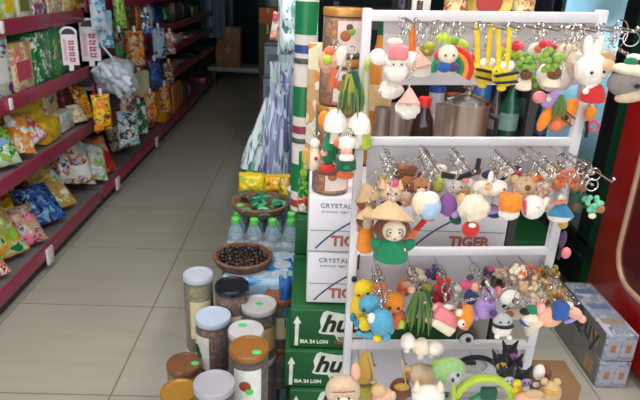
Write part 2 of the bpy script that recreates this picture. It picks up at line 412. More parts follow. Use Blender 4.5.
# third shelf: loose yellow boxes and bags
carton('big plain yellow box lying under the second shelf lip', 22, 33, 103, Z3, ['yellow', 'yellow', 'tan'], -1.39, dep=.22, group=g3, scale=6)
carton('yellow box with green and orange print beside the plain yellow box', 34, 47, 96, Z3, ['yellow', 'orange', 'lime', 'yellow'], -1.39, dep=.2, group=g3)
carton('cream box with two printed portraits on the third near shelf', 49, 61, 89, Z3, ['cream', 'rose', 'white', 'olive'], -1.39, dep=.15, group=g3, panel='tan')
carton('dark red box behind the orange bags on the third near shelf', 66, 74, 88, Z3, ['rose', 'black', 'brown'], -1.41, dep=.15, group=g3)
sack('deep orange bag at the near end of the third shelf', 6, 30, 112, 172, Z3, ['brown', 'orange', 'red'], lean=.5, group=g3, Xs=-1.48)
sack('bright green bag with a pale blue spot on the third near shelf', 9, 26, 133, 176, Z3, ['lime', 'green', 'white', 'pale'], lean=.5, group=g3, panel='sky')
sack('orange and white bag between the green and pink bags', 26, 19, 122, 162, Z3, ['orange', 'tan', 'white'], lean=.6, group=g3, roll=.25)
sack('pink crinkled bag on the lip of the third near shelf', 42, 21, 124, 154, Z3, ['pink', 'white', 'rose'], lean=.8, group=g3, roll=-.35)
carton('bright yellow carton lying at the shelf lip next to the pink bag', 47, 62, 120, Z3, ['yellow', 'yellow', 'orange', 'lime'], -1.31, dep=.14, group=g3)
carton('white carton with blue print beside the bright yellow carton', 63, 75, 112, Z3, ['white', 'silver', 'sky', 'cream'], -1.33, dep=.14, group=g3)
sack('small white bag at the far end of the third near shelf', 82, 14, 108, 131, Z3, ['cream', 'white', 'tan'], lean=.6, group=g3)
sack('orange bag with a brown spot under the silvery bag of cups', 88, 16, 88, 127, Z3, ['orange', 'brown', 'yellow'], lean=.35, group=g3)
# lowest shelf
sack('large yellow-framed bag with a red label on the lowest near shelf', 16, 40, 187, 232, Z4, ['yellow', 'olive', 'red', 'cream'], lean=.75, group=g4, panel='red', scale=9)
sack('clear-fronted tan bag leaning on the yellow-framed bag', 36, 24, 212, 250, Z4, ['tan', 'silver', 'brown', 'pink'], lean=.6, group=g4)
sack('puffy green bag with orange print at the near end of the lowest shelf', 14, 34, 216, 264, Z4, ['lime', 'orange', 'pale', 'green'], lean=.7, group=g4, scale=9)
sack('red and tan bag at the near corner of the lowest shelf', 0, 22, 238, 282, Z4, ['tan', 'red', 'white'], lean=.8, group=g4)
sack('glossy blue bag behind the lip of the lowest near shelf', 54, 31, 194, 232, Z4, ['blue', 'navy', 'sky', 'blue'], lean=.75, group=g4, scale=10)
sack('dark navy bag in the shade behind the yellow-framed bag', 28, 28, 178, 203, Z4, ['navy', 'purple', 'blue'], lean=.6, group=g4)
sack('orange and green bag between the blue bag and white bag', 66, 27, 170, 214, Z4, ['tan', 'orange', 'lime', 'white'], lean=.8, group=g4)
sack('big white bag printed with orange and navy shapes on the lowest shelf', 79, 40, 144, 199, Z4, ['white', 'white', 'orange', 'navy', 'silver'], lean=.6, group=g4, scale=9, roll=.3)
sack('white bag with a green leaf panel beside the big white bag', 99, 18, 152, 188, Z4, ['white', 'silver', 'lime'], lean=.5, group=g4, roll=.35, panel='lime')
sack('red bag with orange lower half at the far end of the lowest near shelf', 107, 25, 141, 178, Z4, ['red', 'red', 'orange', 'tan'], lean=.4, group=g4, scale=8)
sack('small green and orange bag in front of the red bag', 109, 17, 158, 181, Z4, ['orange', 'green', 'yellow'], lean=.5, group=g4, Xs=-1.30)
sack('black and grey bag on top of the red bag', 103, 24, 122, 152, .30, ['black', 'silver', 'navy', 'tan'], lean=.3, group=g4, Xs=-1.5)
# deeper rows of bags
for (lab, xc, w, yt, yb, z, cl, kw) in (
 ('tall tan and orange bag standing at the back of the lowest near shelf', 40, 34, 172, 0, Z4, ['tan', 'orange', 'olive'], dict(Xs=-1.58)),
 ('tall violet bag standing at the back of the lowest near shelf', 56, 28, 158, 0, Z4, ['purple', 'pink', 'tan'], dict(Xs=-1.6)),
 ('tall cream bag standing behind the big white bag', 76, 32, 146, 0, Z4, ['cream', 'tan', 'olive'], dict(Xs=-1.58)),
 ('tall grey bag standing behind the red bag', 95, 26, 140, 0, Z4, ['silver', 'navy', 'black'], dict(Xs=-1.56)),
 ('yellow bag standing at the back near corner of the lowest shelf', 4, 30, 184, 0, Z4, ['yellow', 'olive', 'brown'], dict(Xs=-1.75)),
 ('rust bag standing at the near end of the third shelf', -4, 32, 112, 0, Z3, ['brown', 'orange', 'red'], dict(Xs=-1.45)),
 ('amber bag standing behind the green bag with the pale blue spot', 16, 26, 110, 0, Z3, ['orange', 'brown', 'tan'], dict(Xs=-1.6)),
 ('golden bag standing behind the pink crinkled bag', 38, 22, 104, 0, Z3, ['yellow', 'orange', 'yellow'], dict(Xs=-1.62)),
 ('dark orange bag standing behind the white blue-print carton', 70, 20, 90, 0, Z3, ['orange', 'rose', 'brown'], dict(Xs=-1.6)),
 ('black and orange bag standing at the far end of the third near shelf', 80, 18, 84, 0, Z3, ['orange', 'black', 'brown'], dict(Xs=-1.42)),
):
    sack(lab, xc, w, yt, yb, z, cl, lean=.12, th=.36, group=g4 if z == Z4 else g3, **kw)
# bags clipped in front of the dim bay's lips
def clipped(label, x, y0, y1, w, cl, X=-1.165):
    p = P(x, y1, X=X); s = mpp(p); h = (y1 - y0) * s * 1.05; M = rot_face((.7, -.75, .05))
    r = thing('hanging_snack_bag', p, label, 'snack bag', 'bags hung on clip strips at the dim bay')
    B().bag(w * s, h, w * s * .45, x, M).build('pouch', ink(cl, 16), r)
    B().box(M @ V((0, 0, h - .01)), (w * s * .92, .012, .02), M=M, bev=.002).build('crimped_seal', mat('seal_' + cl[0], PC[cl[0]], rough=.3), r)
    B().box(M @ V((0, 0, h + .012)), (.016, .02, .04), M=M, bev=.003).build('clip', TAGW, r)
clipped('teal bag hung highest at the near end of the dim bay', 100, -6, 30, 17, ['teal', 'sky', 'silver'])
clipped('grey-blue bag hung below the teal bag beside the larger sign card', 107, 14, 48, 17, ['sky', 'silver', 'teal'])
clipped('green bag hung beside the two brown bags of the dim bay', 121, -4, 28, 13, ['green', 'lime', 'olive'])
clipped('dark green bag hung above the silvery bag of cups', 122, 34, 66, 13, ['green', 'black', 'brown'])
clipped('orange and tan bag hung beside the cream notice card', 137, 34, 66, 20, ['orange', 'brown', 'tan'])
clipped('golden orange bag hung below the silvery bag of cups', 104, 96, 130, 19, ['orange', 'yellow', 'brown'])
clipped('tan bag hung just below the cream notice card', 129, 94, 122, 16, ['tan', 'silver', 'brown'])
clipped('dark green and grey bag hung at the lowest lip of the dim bay', 141, 104, 134, 16, ['green', 'black', 'silver'])
clipped('silvery bag hung over the lowest lip of the dim bay', 130, 112, 146, 22, ['silver', 'teal', 'white', 'black'])
clipped('orange and brown bag hung near the white tag of the dim bay', 152, 94, 122, 13, ['orange', 'brown', 'tan'])
clipped('round blue-grey bag hung in the middle of the dim bay', 160, 30, 58, 14, ['navy', 'silver', 'sky'])
clipped('olive bag hung between the green and orange bags of the dim bay', 129, 62, 90, 12, ['olive', 'tan', 'brown'])
clipped('blue and white bag hung over the second lip of the dim bay', 147, 14, 34, 11, ['blue', 'white', 'navy'])
clipped('rose bag hung over the third lip of the dim bay', 171, 34, 54, 11, ['rose', 'white', 'brown'])
clipped('dark violet bag hung over the fourth lip of the dim bay', 170, 64, 84, 11, ['purple', 'black', 'tan'])
clipped('amber bag hung over the lowest lip at the middle of the dim bay', 166, 86, 112, 11, ['orange', 'tan', 'brown'])
clipped('navy bag hung under the round blue-grey bag', 156, 62, 88, 15, ['navy', 'blue', 'black'])
# things hanging at the end of the near bay
CLEAR = clear('clear_plastic_film', (226, 234, 242), .3, .15)
SILV = mat('silvery_plastic', (186, 196, 210), rough=.28, var=.2, scale=22, coat=.3)
p = P(113, 77, X=-1.13); s = mpp(p)
r = thing('plastic_cup_bag', p, 'silvery bag of clear plastic cups at the end of the second near shelf', 'bag')
bm = B(); rnd = random.Random(3)
for i in range(26):
    a = V((rnd.uniform(-.6, 1) * 17, rnd.uniform(-1, .2) * 14, rnd.uniform(-.8, .9) * 13)) * s
    d = V((rnd.uniform(-1, -.2), rnd.uniform(-.5, .5), rnd.uniform(.1, .9))).normalized(); q = d.to_track_quat('Z', 'Y').to_matrix()
    bm.lathe([(.018, -.05), (.024, .03), (.027, .035), (.024, .036), (.016, -.045)], a, 12, q)
bm.build('cups', SILV, r)
B().ell((2 * s, 0, 0), (21 * s, .06, 18 * s), wob=.35, seed=4, nu=24, nv=16).build('bag_film', CLEAR, r)
B().tube([(2 * s, 0, 15 * s), (0, -.01, 21 * s), (-8 * s, 0, 30 * s)], .006).build('twisted_neck', SILV, r)
p = P(140, 97, X=-1.25)
r = thing('cream_notice_card', p, 'plain cream card hanging from a lip of the dim bay', 'card')
B().box((0, 0, .1), (.15, .006, .2), bev=.002).build('card', mat('cream_card', (176, 176, 128), rough=.6), r)
B().box((0, .005, .205), (.03, .012, .03), bev=.002).build('clip', TAGW, r)
# goods of the dim bay, each drawn from the photo's rows
fnames = {0: 'uppermost', 1: 'second', 2: 'third', 3: 'fourth', 4: 'lowest'}
FG = {k: 'goods on the %s shelf of the dim bay' % fnames[k] for k in fnames}
rows = {
 1: [('b', 121, 14, -8, 'green lime olive', 'green bag'), ('c', 128, 137, 5, 'tan brown', 'tan carton'), ('c', 138, 147, 3, 'brown tan orange', 'brown carton'), ('t', 149, 7, -2, 'silver', 'white bottle'), ('b', 158, 12, 4, 'navy blue', 'blue bag'), ('b', 168, 10, 8, 'olive green', 'olive bag'), ('c', 175, 183, 2, 'black brown', 'dark carton'), ('c', 184, 191, 4, 'navy black', 'navy carton'), ('c', 193, 199, 6, 'brown olive', 'brown carton')],
 2: [('b', 120, 16, 40, 'green brown', 'dark green bag'), ('b', 135, 22, 33, 'orange tan brown', 'orange bag'), ('b', 149, 9, 34, 'purple rose', 'purple bag'), ('b', 161, 18, 31, 'sky navy silver', 'round grey-blue bag'), ('c', 171, 175, 38, 'tan cream', 'cream carton'), ('c', 176, 184, 33, 'rose white', 'pink and white carton'), ('c', 186, 191, 35, 'brown white', 'brown carton'), ('c', 193, 198, 37, 'tan brown', 'tan carton'), ('c', 200, 204, 36, 'green black', 'green carton')],
 3: [('b', 128, 14, 66, 'teal black', 'teal bag'), ('c', 147, 153, 66, 'silver navy', 'grey carton'), ('b', 158, 17, 62, 'navy blue black', 'navy bag'), ('b', 167, 10, 64, 'blue silver', 'blue bag'), ('c', 170, 178, 62, 'orange tan', 'orange carton'), ('c', 179, 184, 61, 'silver brown', 'grey carton'), ('b', 189, 9, 55, 'navy purple', 'navy bag'), ('c', 195, 201, 58, 'black green', 'dark carton'), ('c', 203, 207, 56, 'brown black', 'brown carton')],
 4: [('b', 125, 26, 96, 'tan silver brown', 'tan clear bag'), ('b', 141, 22, 108, 'green black silver', 'dark green bag'), ('b', 152, 16, 100, 'orange tan brown', 'orange bag'), ('b', 161, 12, 97, 'tan green', 'tan bag'), ('c', 166, 173, 86, 'yellow orange', 'yellow carton'), ('c', 174, 182, 83, 'tan orange', 'tan carton'), ('c', 183, 189, 84, 'olive brown', 'olive carton'), ('c', 190, 196, 82, 'brown purple', 'brown carton'), ('b', 200, 9, 80, 'silver purple', 'grey-violet bag'), ('c', 205, 210, 76, 'purple rose', 'rose carton')],
}
for k, row in rows.items():
    z = FZ[k] if k < 4 else .125
    for i, (kd, a, b_, yt, cols, nm) in enumerate(row):
        lab = '%s, %s along the %s shelf of the dim bay' % (nm, ORD[i], fnames[k]); cl = cols.split()
        if kd == 'c': carton(lab, a, b_, yt, z, cl, -1.29, dep=.2, group=FG[k], panel=cl[-1])
        elif kd == 'b': sack(lab, a, b_, yt, 0, z, cl, lean=.25, Xs=-1.35, group=FG[k], th=.5, hmax=.26)
        else:
            q = px_at(a, -1.34, z); r = thing('bottle', q, lab, 'bottle', FG[k])
            B().lathe([(.03, 0), (.034, .01), (.034, .14), (.014, .19), (.014, .2)]).build('body', mat('white_bottle', (210, 210, 214), rough=.3), r)
            B().lathe([(.016, .2), (.016, .225), (0, .226)]).build('cap', mat('white_cap', (220, 220, 224), rough=.3), r)
# cartons and a bench by the back wall
BROWN = mat('brown_cardboard', (150, 112, 78), rough=.85, scale=12, var=.1)
def cbox(label, xl, xr, yt, yb, Y, dep=.35, m=None, name='cardboard_box', group=None, tape=True, z0=None):
    a = P(xl, yb, Y=Y); b = P(xr, yb, Y=Y); t = P((xl + xr) / 2, yt, Y=Y); zb = a.z if z0 is None else z0
    h = t.z - zb; w = b.x - a.x
    r = thing(name, ((a.x + b.x) / 2, Y + dep / 2, zb), label, 'box', group)
    B().box((0, 0, h / 2), (w, dep, h), bev=.004).build('body', m or BROWN, r)
    if tape: B().box((0, 0, h + .001), (w * .12, dep * .99, .002)).box((0, -dep / 2 - .001, h * .85), (w * .12, .002, h * .28)).build('packing_tape', mat('packing_tape', (176, 150, 110), rough=.3), r)
    return r, zb + h
Yb = 8.2
bp = P(240, 77, Y=Yb)
r = thing('low_bench', (P(240, 74, Y=Yb).x + .05, Yb + .25, 0), 'low pale bench against the back wall holding brown cartons', 'bench')
zt = P(240, 68, Y=Yb).z
for sx in (-.42, .42):
    B().box((sx, 0, zt / 2 - .03), (.05, .4, max(.05, zt - .06))).build('leg', mat('bench_leg', (60, 66, 66)), r)
B().box((0, 0, zt - .03), (1.0, .5, .06), bev=.01).build('bench_top', mat('bench_top', (150, 164, 160), rough=.5), r)
_, zz = cbox('brown carton on the low bench, under another carton', 216, 240, 47, 68, Yb + .02, z0=zt, group='cartons on the bench')
cbox('brown carton on top of another carton by the back wall', 217, 240, 27, 47, Yb + .03, z0=zz + .002, group='cartons on the bench')
r = thing('hanging_plastic_sheet', P(213, 30, Y=8.1), 'bluish plastic sheet hanging at the end of the dim bay', 'plastic sheet')
bm = B(); pts = [(-.16 + .32 * i / 16, .03 * math.sin(i * 1.7)) for i in range(17)]
vs = [(x, y, z) for z in (-.1, .5) for x, y in pts] + [(x, y + .004, z) for z in (-.1, .5) for x, y in pts]
bm._add(vs, [[k * 34 + i, k * 34 + i + 1, k * 34 + i + 18, k * 34 + i + 17] for k in (0, 1) for i in range(16)]).build('sheet', mat('blue_sheet', (110, 140, 156), rough=.3), r)
B().tube([(-.18, 0, .5), (.18, 0, .5)], .008).build('rail', STEEL, r)
# ------------------------------------------------------------------ goods down the middle of the shop
GREYC = mat('grey_carton', (128, 140, 156), rough=.6, scale=9, var=.08)
zb = 0
gy = 4.5
zt4 = P(272, 43, Y=gy).z
for k in range(4):
    nm = ['lowest of the pale grey carton column beyond the plastic bags', 'second from bottom in the pale grey carton column', 'third from bottom in the pale grey carton column', 'topmost of the pale grey carton column beyond the plastic bags'][k]
    a = P(263 + (k % 2), 90, Y=gy); b = P(284, 90, Y=gy); h = zt4 / 4
    r = thing('cardboard_carton', ((a.x + b.x) / 2, gy + .15, k * h), nm, 'box', 'pale grey carton column')
    B().box((0, 0, h / 2), (b.x - a.x, .3, h - .004), bev=.008).build('body', GREYC, r)
    B().box((0, -.151, h * .5), ((b.x - a.x) * .7, .003, h * .3)).build('printed_panel', mat('grey_panel', (96, 110, 130), rough=.5), r)
    B().box((0, -.151, h * .93), ((b.x - a.x) * .96, .004, h * .06)).build('lid_seam', mat('seam_dark', (60, 66, 80)), r)
gy = 5.7; z = 0
for k, (yt, c, nm) in enumerate(((90, (110, 70, 60), 'dull red carton at the foot of the stack behind the grey cartons'), (58, (70, 66, 46), 'dark carton second in the stack behind the grey cartons'), (24, (84, 76, 40), 'olive carton under the orange-brown carton'), (8, (176, 98, 50), 'orange-brown carton topping the stack behind the grey cartons'))):
    _, z = cbox(nm, 259, 277, yt, 0, gy, .3, mat('old_carton_%d' % k, c, rough=.8, scale=10), 'cardboard_carton', 'stack behind the grey cartons', z0=z + (.001 if k else 0))
# packs of small water bottles
PET = clear('bottle_plastic', (214, 232, 240), .22, .1)
GCAP = mat('green_bottle_cap', (92, 196, 84), rough=.4)
LABW = mat('bottle_label_white', (206, 220, 226), rough=.4)
WATER = clear('water_column', (196, 220, 232), .3, .05)
def bottle_pack(label, X0, Y0, z, nx, ny, h=.208, r_=.032, labm=LABW, capm=GCAP, group='shrink-wrapped packs of small water bottles'):
    r = thing('water_bottle_pack', (X0 + nx * r_, Y0 + ny * r_, z), label, 'bottle pack', group)
    pitch = 2 * r_ + .001; src = None
    for j in range(ny):
        for i in range(nx):
            loc = ((i - (nx - 1) / 2) * pitch, (j - (ny - 1) / 2) * pitch, 0)
            if src is None:
                bo = B().lathe([(.022, .001), (r_ * .96, .008), (r_ * .96, h * .3), (r_ * .9, h * .33), (r_ * .96, h * .36), (r_ * .96, h * .66), (r_ * .7, h * .8), (.013, h * .89), (.013, h * .92)], n=16).build('bottle', PET, r, loc)
                cp = B().lathe([(.0155, h * .90), (.0155, h * .99), (.013, h), (0, h)], n=14).build('bottle_cap', capm, bo)
                lb = B().lathe([(r_ * .975, h * .38), (r_ * .975, h * .62)], n=16).build('bottle_label', labm, bo)
                src = (bo, cp, lb)
            else:
                c = src[0].copy(); COL.objects.link(c); c.parent = r; c.location = loc
                for k in (1, 2):
                    d = src[k].copy(); COL.objects.link(d); d.parent = c
    W, D = nx * pitch, ny * pitch
    B().box((0, 0, h * .3), (W + .006, D + .006, h * .56), bev=.02).build('shrink_film', CLEAR, r)
    return r
xa = P(226, 240, Y=1.86).x
for k in range(3):
    bottle_pack(['water bottle pack on the floor under two other packs', 'water bottle pack in the middle of the three-high stack', 'topmost water bottle pack, its green caps just below the flat basket'][k], xa, 1.86, k * .21, 4, 5)
for k in range(3):
    bottle_pack(['water bottle pack at the bottom of the stack under plastic bags', 'water bottle pack second in the stack under plastic bags', 'water bottle pack directly under the hanging clear plastic bags'][k], xa + .01, 2.28, k * .222, 4, 4, h=.22, labm=mat('bottle_label_green', (70, 150, 90), rough=.4))
# a flat basket of green packets, a round basket of prunes
RATTAN = mat('woven_rattan', (118, 84, 66), rough=.7, scale=60, var=.35, bump=.6, bscale=150)
def basket(name, label, px, py, Y, wpx, fill, fl_label, n, cols, asp=1.0):
    p = P(px, py, Y=Y); R = wpx * mpp(p) / 2
    r = thing(name, p - V((0, 0, .022)), label, 'basket')
    B().lathe([(R * .82, 0), (R * .95, .016), (R, .034), (R * .985, .038), (R * .93, .034), (R * .86, .012), (0, .008)], n=40).build('tray', RATTAN, r)
    B().ring((0, 0, .035), R * .985, .006, Matrix.Rotation(PI / 2, 3, 'X'), n=44).build('rim', RATTAN, r)
    rnd = random.Random(n); out = []
    ms = [mat('%s_%d' % (fill, i), c, rough=.4, var=.2, coat=.1) for i, c in enumerate(cols)]
    pts = []
    tries = 0
    while len(pts) < n and tries < 4000:
        tries += 1; a = rnd.uniform(0, 2 * PI); q = math.sqrt(rnd.random()) * R * .8; x, y = q * math.cos(a), q * math.sin(a)
        if all((x - u) ** 2 + (y - v) ** 2 > (R * .19) ** 2 for u, v in pts): pts.append((x, y))
    for i, (x, y) in enumerate(pts):
        z = .022 + .016 * (1 - (x * x + y * y) / R / R) + rnd.uniform(0, .006)
        o = thing(fill, r.location + V((x, y, z)), fl_label, fill.split('_')[-1], fill.replace('_', ' ') + 's in the basket')
        if fill == 'green_packet':
            M = Matrix.Rotation(rnd.uniform(0, PI), 3, 'Z') @ Matrix.Rotation(rnd.uniform(-.4, .4), 3, 'X') @ Matrix.Rotation(PI / 2, 3, 'X')
            B().bag(R * .42, R * .3, R * .14, i, M, nu=8, nv=8).build('pouch', rnd.choice(ms), o)
        else:
            B().ell((0, 0, 0), (R * .12, R * .09, R * .075), Matrix.Rotation(rnd.uniform(0, PI), 3, 'Z'), nu=12, nv=7, wob=.25, seed=i).build('fruit', rnd.choice(ms), o)
    return r
basket('flat_basket', 'flat woven basket of green packets resting on green bottle caps', 260, 205, 2.0, 56, 'green_packet', 'shiny green packet lying in the flat woven basket', 16, [(50, 150, 110), (30, 110, 80), (96, 180, 140), (26, 70, 56)])
basket('round_basket', 'round woven basket of black prunes by the jars', 243, 259, 1.68, 57, 'black_prune', 'glossy black prune in the round woven basket', 40, [(12, 11, 15), (17, 13, 14), (12, 16, 18)])
for i, (x, yb, yt, w, c, l) in enumerate(((251, 196, 180, 26, ['yellow', 'lime', 'orange'], 'yellow snack packet standing behind the flat basket'), (275, 196, 181, 24, ['yellow', 'orange', 'olive', 'yellow'], 'yellow and orange packet behind the flat basket by the bags'), (284, 210, 190, 11, ['olive', 'yellow', 'tan'], 'narrow olive-yellow packet at the end of the flat basket'))):
    p = P(x, yb, Y=2.14 - .05 * (i == 2)); s = mpp(p); p.z = max(p.z, .635)
    r = thing('snack_packet', p, l, 'packet', 'yellow packets behind the flat basket')
    B().bag(w * s, (yb - yt) * s * 1.1, .035, i + 3, rot_face((-.1, -1, .3), V((0, .25, 1)).normalized())).build('pouch', ink(c, 16), r)
    B().box((0, .012, (yb - yt) * s * 1.08), (w * s * .9, .004, .014)).build('crimped_seal', mat('seal_yellow', PC['yellow']), r)
# blue-wrapped packs under the round basket
for k in range(3):
    h = .185; z = k * (h + .001); x0 = P(219, 290, Y=1.57).x
    w = .235; r = thing('wrapped_drink_pack', (x0 + w / 2, 1.57 + .11, z), ['blue-wrapped drink pack on the floor under two others', 'middle blue-wrapped drink pack of the three-high stack', 'top blue-wrapped drink pack carrying the basket of prunes'][k], 'drink pack', 'blue-wrapped drink packs behind the jars')
    B().box((0, 0, h / 2), (w, .22, h), bev=.02, seg=3).build('wrap', printed('blue_wrap', [(150, 186, 210), (40, 130, 196), (190, 210, 222), (24, 104, 180)], 9, 5, .25, (1, 1, .5)), r)
    for i in range(3):
        for j in range(3):
            if k == 2: B().lathe([(.024, h - .012), (.03, h - .006), (.03, h + .001), (0, h + .001)], ((i - 1) * .07, (j - 1) * .066, 0), 16).build('can_top', SILV, r)
p = P(285, 292, Y=1.50); s = mpp(p)
r = thing('blue_pouch', V((p.x, 1.525, .40)), 'bright blue pouch standing between the jars and green cases', 'pouch')
B().bag(13 * s, .20, .05, 2, rot_face((0, -1, 0))).build('pouch', ink(['blue', 'teal', 'blue'], 5), r)
B().lathe([(.008, .195), (.008, .22), (0, .221)]).build('spout_cap', mat('pouch_cap', (170, 210, 224), rough=.4), r)
r = thing('wooden_stool', V((r.location.x, 1.545, 0)), 'slim dark stool under the bright blue pouch', 'stool')
B().box((0, 0, .39), (.045, .05, .018)).build('seat', mat('dark_wood', (60, 44, 36), rough=.6), r)
for sx in (-1, 1): B().box((sx * .016, 0, .19), (.01, .04, .38)).build('leg', mat('dark_wood', (60, 44, 36)), r)
# tall clear plastic bags of goods
FILM2 = printed('bluish_plastic_bag', [(132, 146, 180), (200, 210, 226), (96, 90, 140), (150, 190, 200), (70, 76, 100)], 26, 3, .18, (1, 1, .13))  # streaks in these films paint fold glints and contents seen through
FILM3 = printed('violet_plastic_bag', [(150, 160, 186), (206, 214, 226), (110, 104, 150), (160, 190, 190)], 26, 5, .18, (1, 1, .13))
TEALF = printed('teal_plastic_bag', [(110, 156, 158), (186, 214, 214), (80, 112, 120), (206, 220, 224)], 26, 7, .18, (1, 1, .13))
def drape(label, xb, yb, xt, yt, w0, w1, Y, film, inner, seed, z=None, dep=.6):
    p = P(xb, yb, Y=Y)
    if z is not None: p.z = z
    t = P(xt, yt, Y=Y); s = mpp(p); H = t.z - p.z; off = V((t.x - p.x, 0, 0)); rnd = random.Random(seed)
    r = thing('plastic_goods_bag', p, label, 'bag', 'tall clear plastic bags on the bottle packs')
    vs = []; fs = []; n = 44; m = 16
    for j in range(m + 1):
        f = j / m; w = (w0 * (1 - f) ** 1.1 + w1 * f) * s / 2
        for i in range(n):
            a = 2 * PI * i / n
            k = 1 + (.16 * math.sin(7 * a + seed) + .10 * math.sin(13 * a + 2 * seed + f * 2)) * min(1, .3 + f * 1.4)
            vs.append(off * f + V((w * k * math.cos(a), w * dep * k * math.sin(a), H * f)))
    for j in range(m):
        for i in range(n): fs.append([j * n + i, j * n + (i + 1) % n, (j + 1) * n + (i + 1) % n, (j + 1) * n + i])
    fs += [list(range(n))[::-1], [m * n + i for i in range(n)]]
    B()._add(vs, fs).build('film', film, r, ang=80)
    bm = B()
    for i in range(9):
        f0 = .02; a = rnd.uniform(-.6, .6); q = [off * f + V((a * w0 * s * .55 * (1 - f * .75), rnd.uniform(-.02, .02), H * f)) for f in (f0, .3, .6, .9)]
        bm.tube(q, [.012, .016, .012, .005], 7)
    bm.build('contents', inner, r)
    B().tube([off + V((0, 0, H - .005)), off + V((.004, 0, H + .03)), off + V((-.01, 0, H + .05))], .006).build('tied_neck', film, r)
I1 = mat('teal_sleeves', (84, 134, 134), rough=.35, var=.3); I2 = mat('violet_sleeves', (96, 92, 140), rough=.35, var=.3); I3 = mat('pale_sleeves', (150, 166, 186), rough=.35, var=.3)
drape('teal-tinted clear bag widening to the floor side, outermost of the tall bags', 263, 164, 274, 98, 46, 16, 2.36, TEALF, I1, 1, .668)
drape('violet-tinted clear bag in front of the other tall bags', 276, 164, 283, 84, 34, 20, 2.30, FILM2, I2, 2, .668, .5)
drape('pale clear bag behind the other tall bags, its top beside the big bottle', 285, 150, 284, 62, 26, 22, 2.48, FILM3, I3, 3, .668, .5)
# a carton carrying the big bottle behind the bags
r = thing('storage_drum', (P(286, 100, Y=2.72).x, 2.72, 0), 'grey plastic drum behind the tall bags, carrying the big bottle', 'drum')
zt = P(286, 94, Y=2.72).z
B().lathe([(.07, 0), (.078, .03), (.078, zt - .05), (.07, zt - .02), (.07, zt)], n=30).build('body', mat('grey_drum', (104, 112, 118), rough=.5), r)
B().lathe([(.081, zt - .06), (.081, zt - .005), (.06, zt), (0, zt)], n=30).build('lid', mat('drum_lid', (90, 96, 104), rough=.5), r)
p = V((r.location.x, 2.72, zt + .001)); H = P(286, 30, Y=2.72).z - zt; R = 8.5 * mpp(p)
r = thing('big_drink_bottle', p, 'big clear bottle with a white and green label behind the tall bags', 'bottle')
B().lathe([(R * .8, 0), (R, .012), (R, H * .62), (R * .8, H * .75), (R * .35, H * .9), (R * .35, H * .95)], n=24).build('body', clear('pale_bottle', (216, 234, 236), .4, .1), r)
B().lathe([(R * 1.02, H * .12), (R * 1.02, H * .52)], n=24).build('label_band', printed('bottle_band', [(196, 206, 200), (120, 180, 130), (200, 206, 206)], 12, 3), r)
B().lathe([(R * .4, H * .93), (R * .4, H), (0, H)], n=18).build('cap', mat('white_cap', (220, 220, 224)), r)
# pink-topped packet and other hanging packets
p = P(279, 41, Y=2.15); s = mpp(p)
r = thing('hanging_snack_packet', p, 'cream packet with a pink top hanging above the plastic bags', 'packet')
B().bag(20 * s, 27 * s, .03, 5, Matrix.Rotation(.14, 3, 'Y')).build('pouch', printed('pink_cream', [(236, 206, 180), (236, 150, 120), (226, 222, 210), (214, 90, 110)], 12, 4), r)
B().box((.012, -.012, 22 * s), (19 * s, .012, 7 * s), Matrix.Rotation(.14, 3, 'Y'), bev=.003).build('pink_header', mat('pink_header', (206, 70, 116), rough=.35), r)
p = P(291, 22, Y=2.1); s = mpp(p)
r = thing('hanging_bottle_bag', P(290, 55, Y=2.1), 'pale teal plastic bag of small bottles hanging by the green tubes', 'bag')
B().bag(26 * s, 58 * s, .06, 7).build('film', TEALF, r)
for i in range(5):
    B().lathe([(.012, 0), (.014, .006), (.014, .06), (.006, .078), (.006, .086)], ((i % 2 - .5) * .034 + .004, 0, .012 + .034 * i), 14).build('small_bottle', mat('teal_small_bottle_%d' % (i % 2), ((120, 176, 170), (176, 206, 214))[i % 2], rough=.3), r)
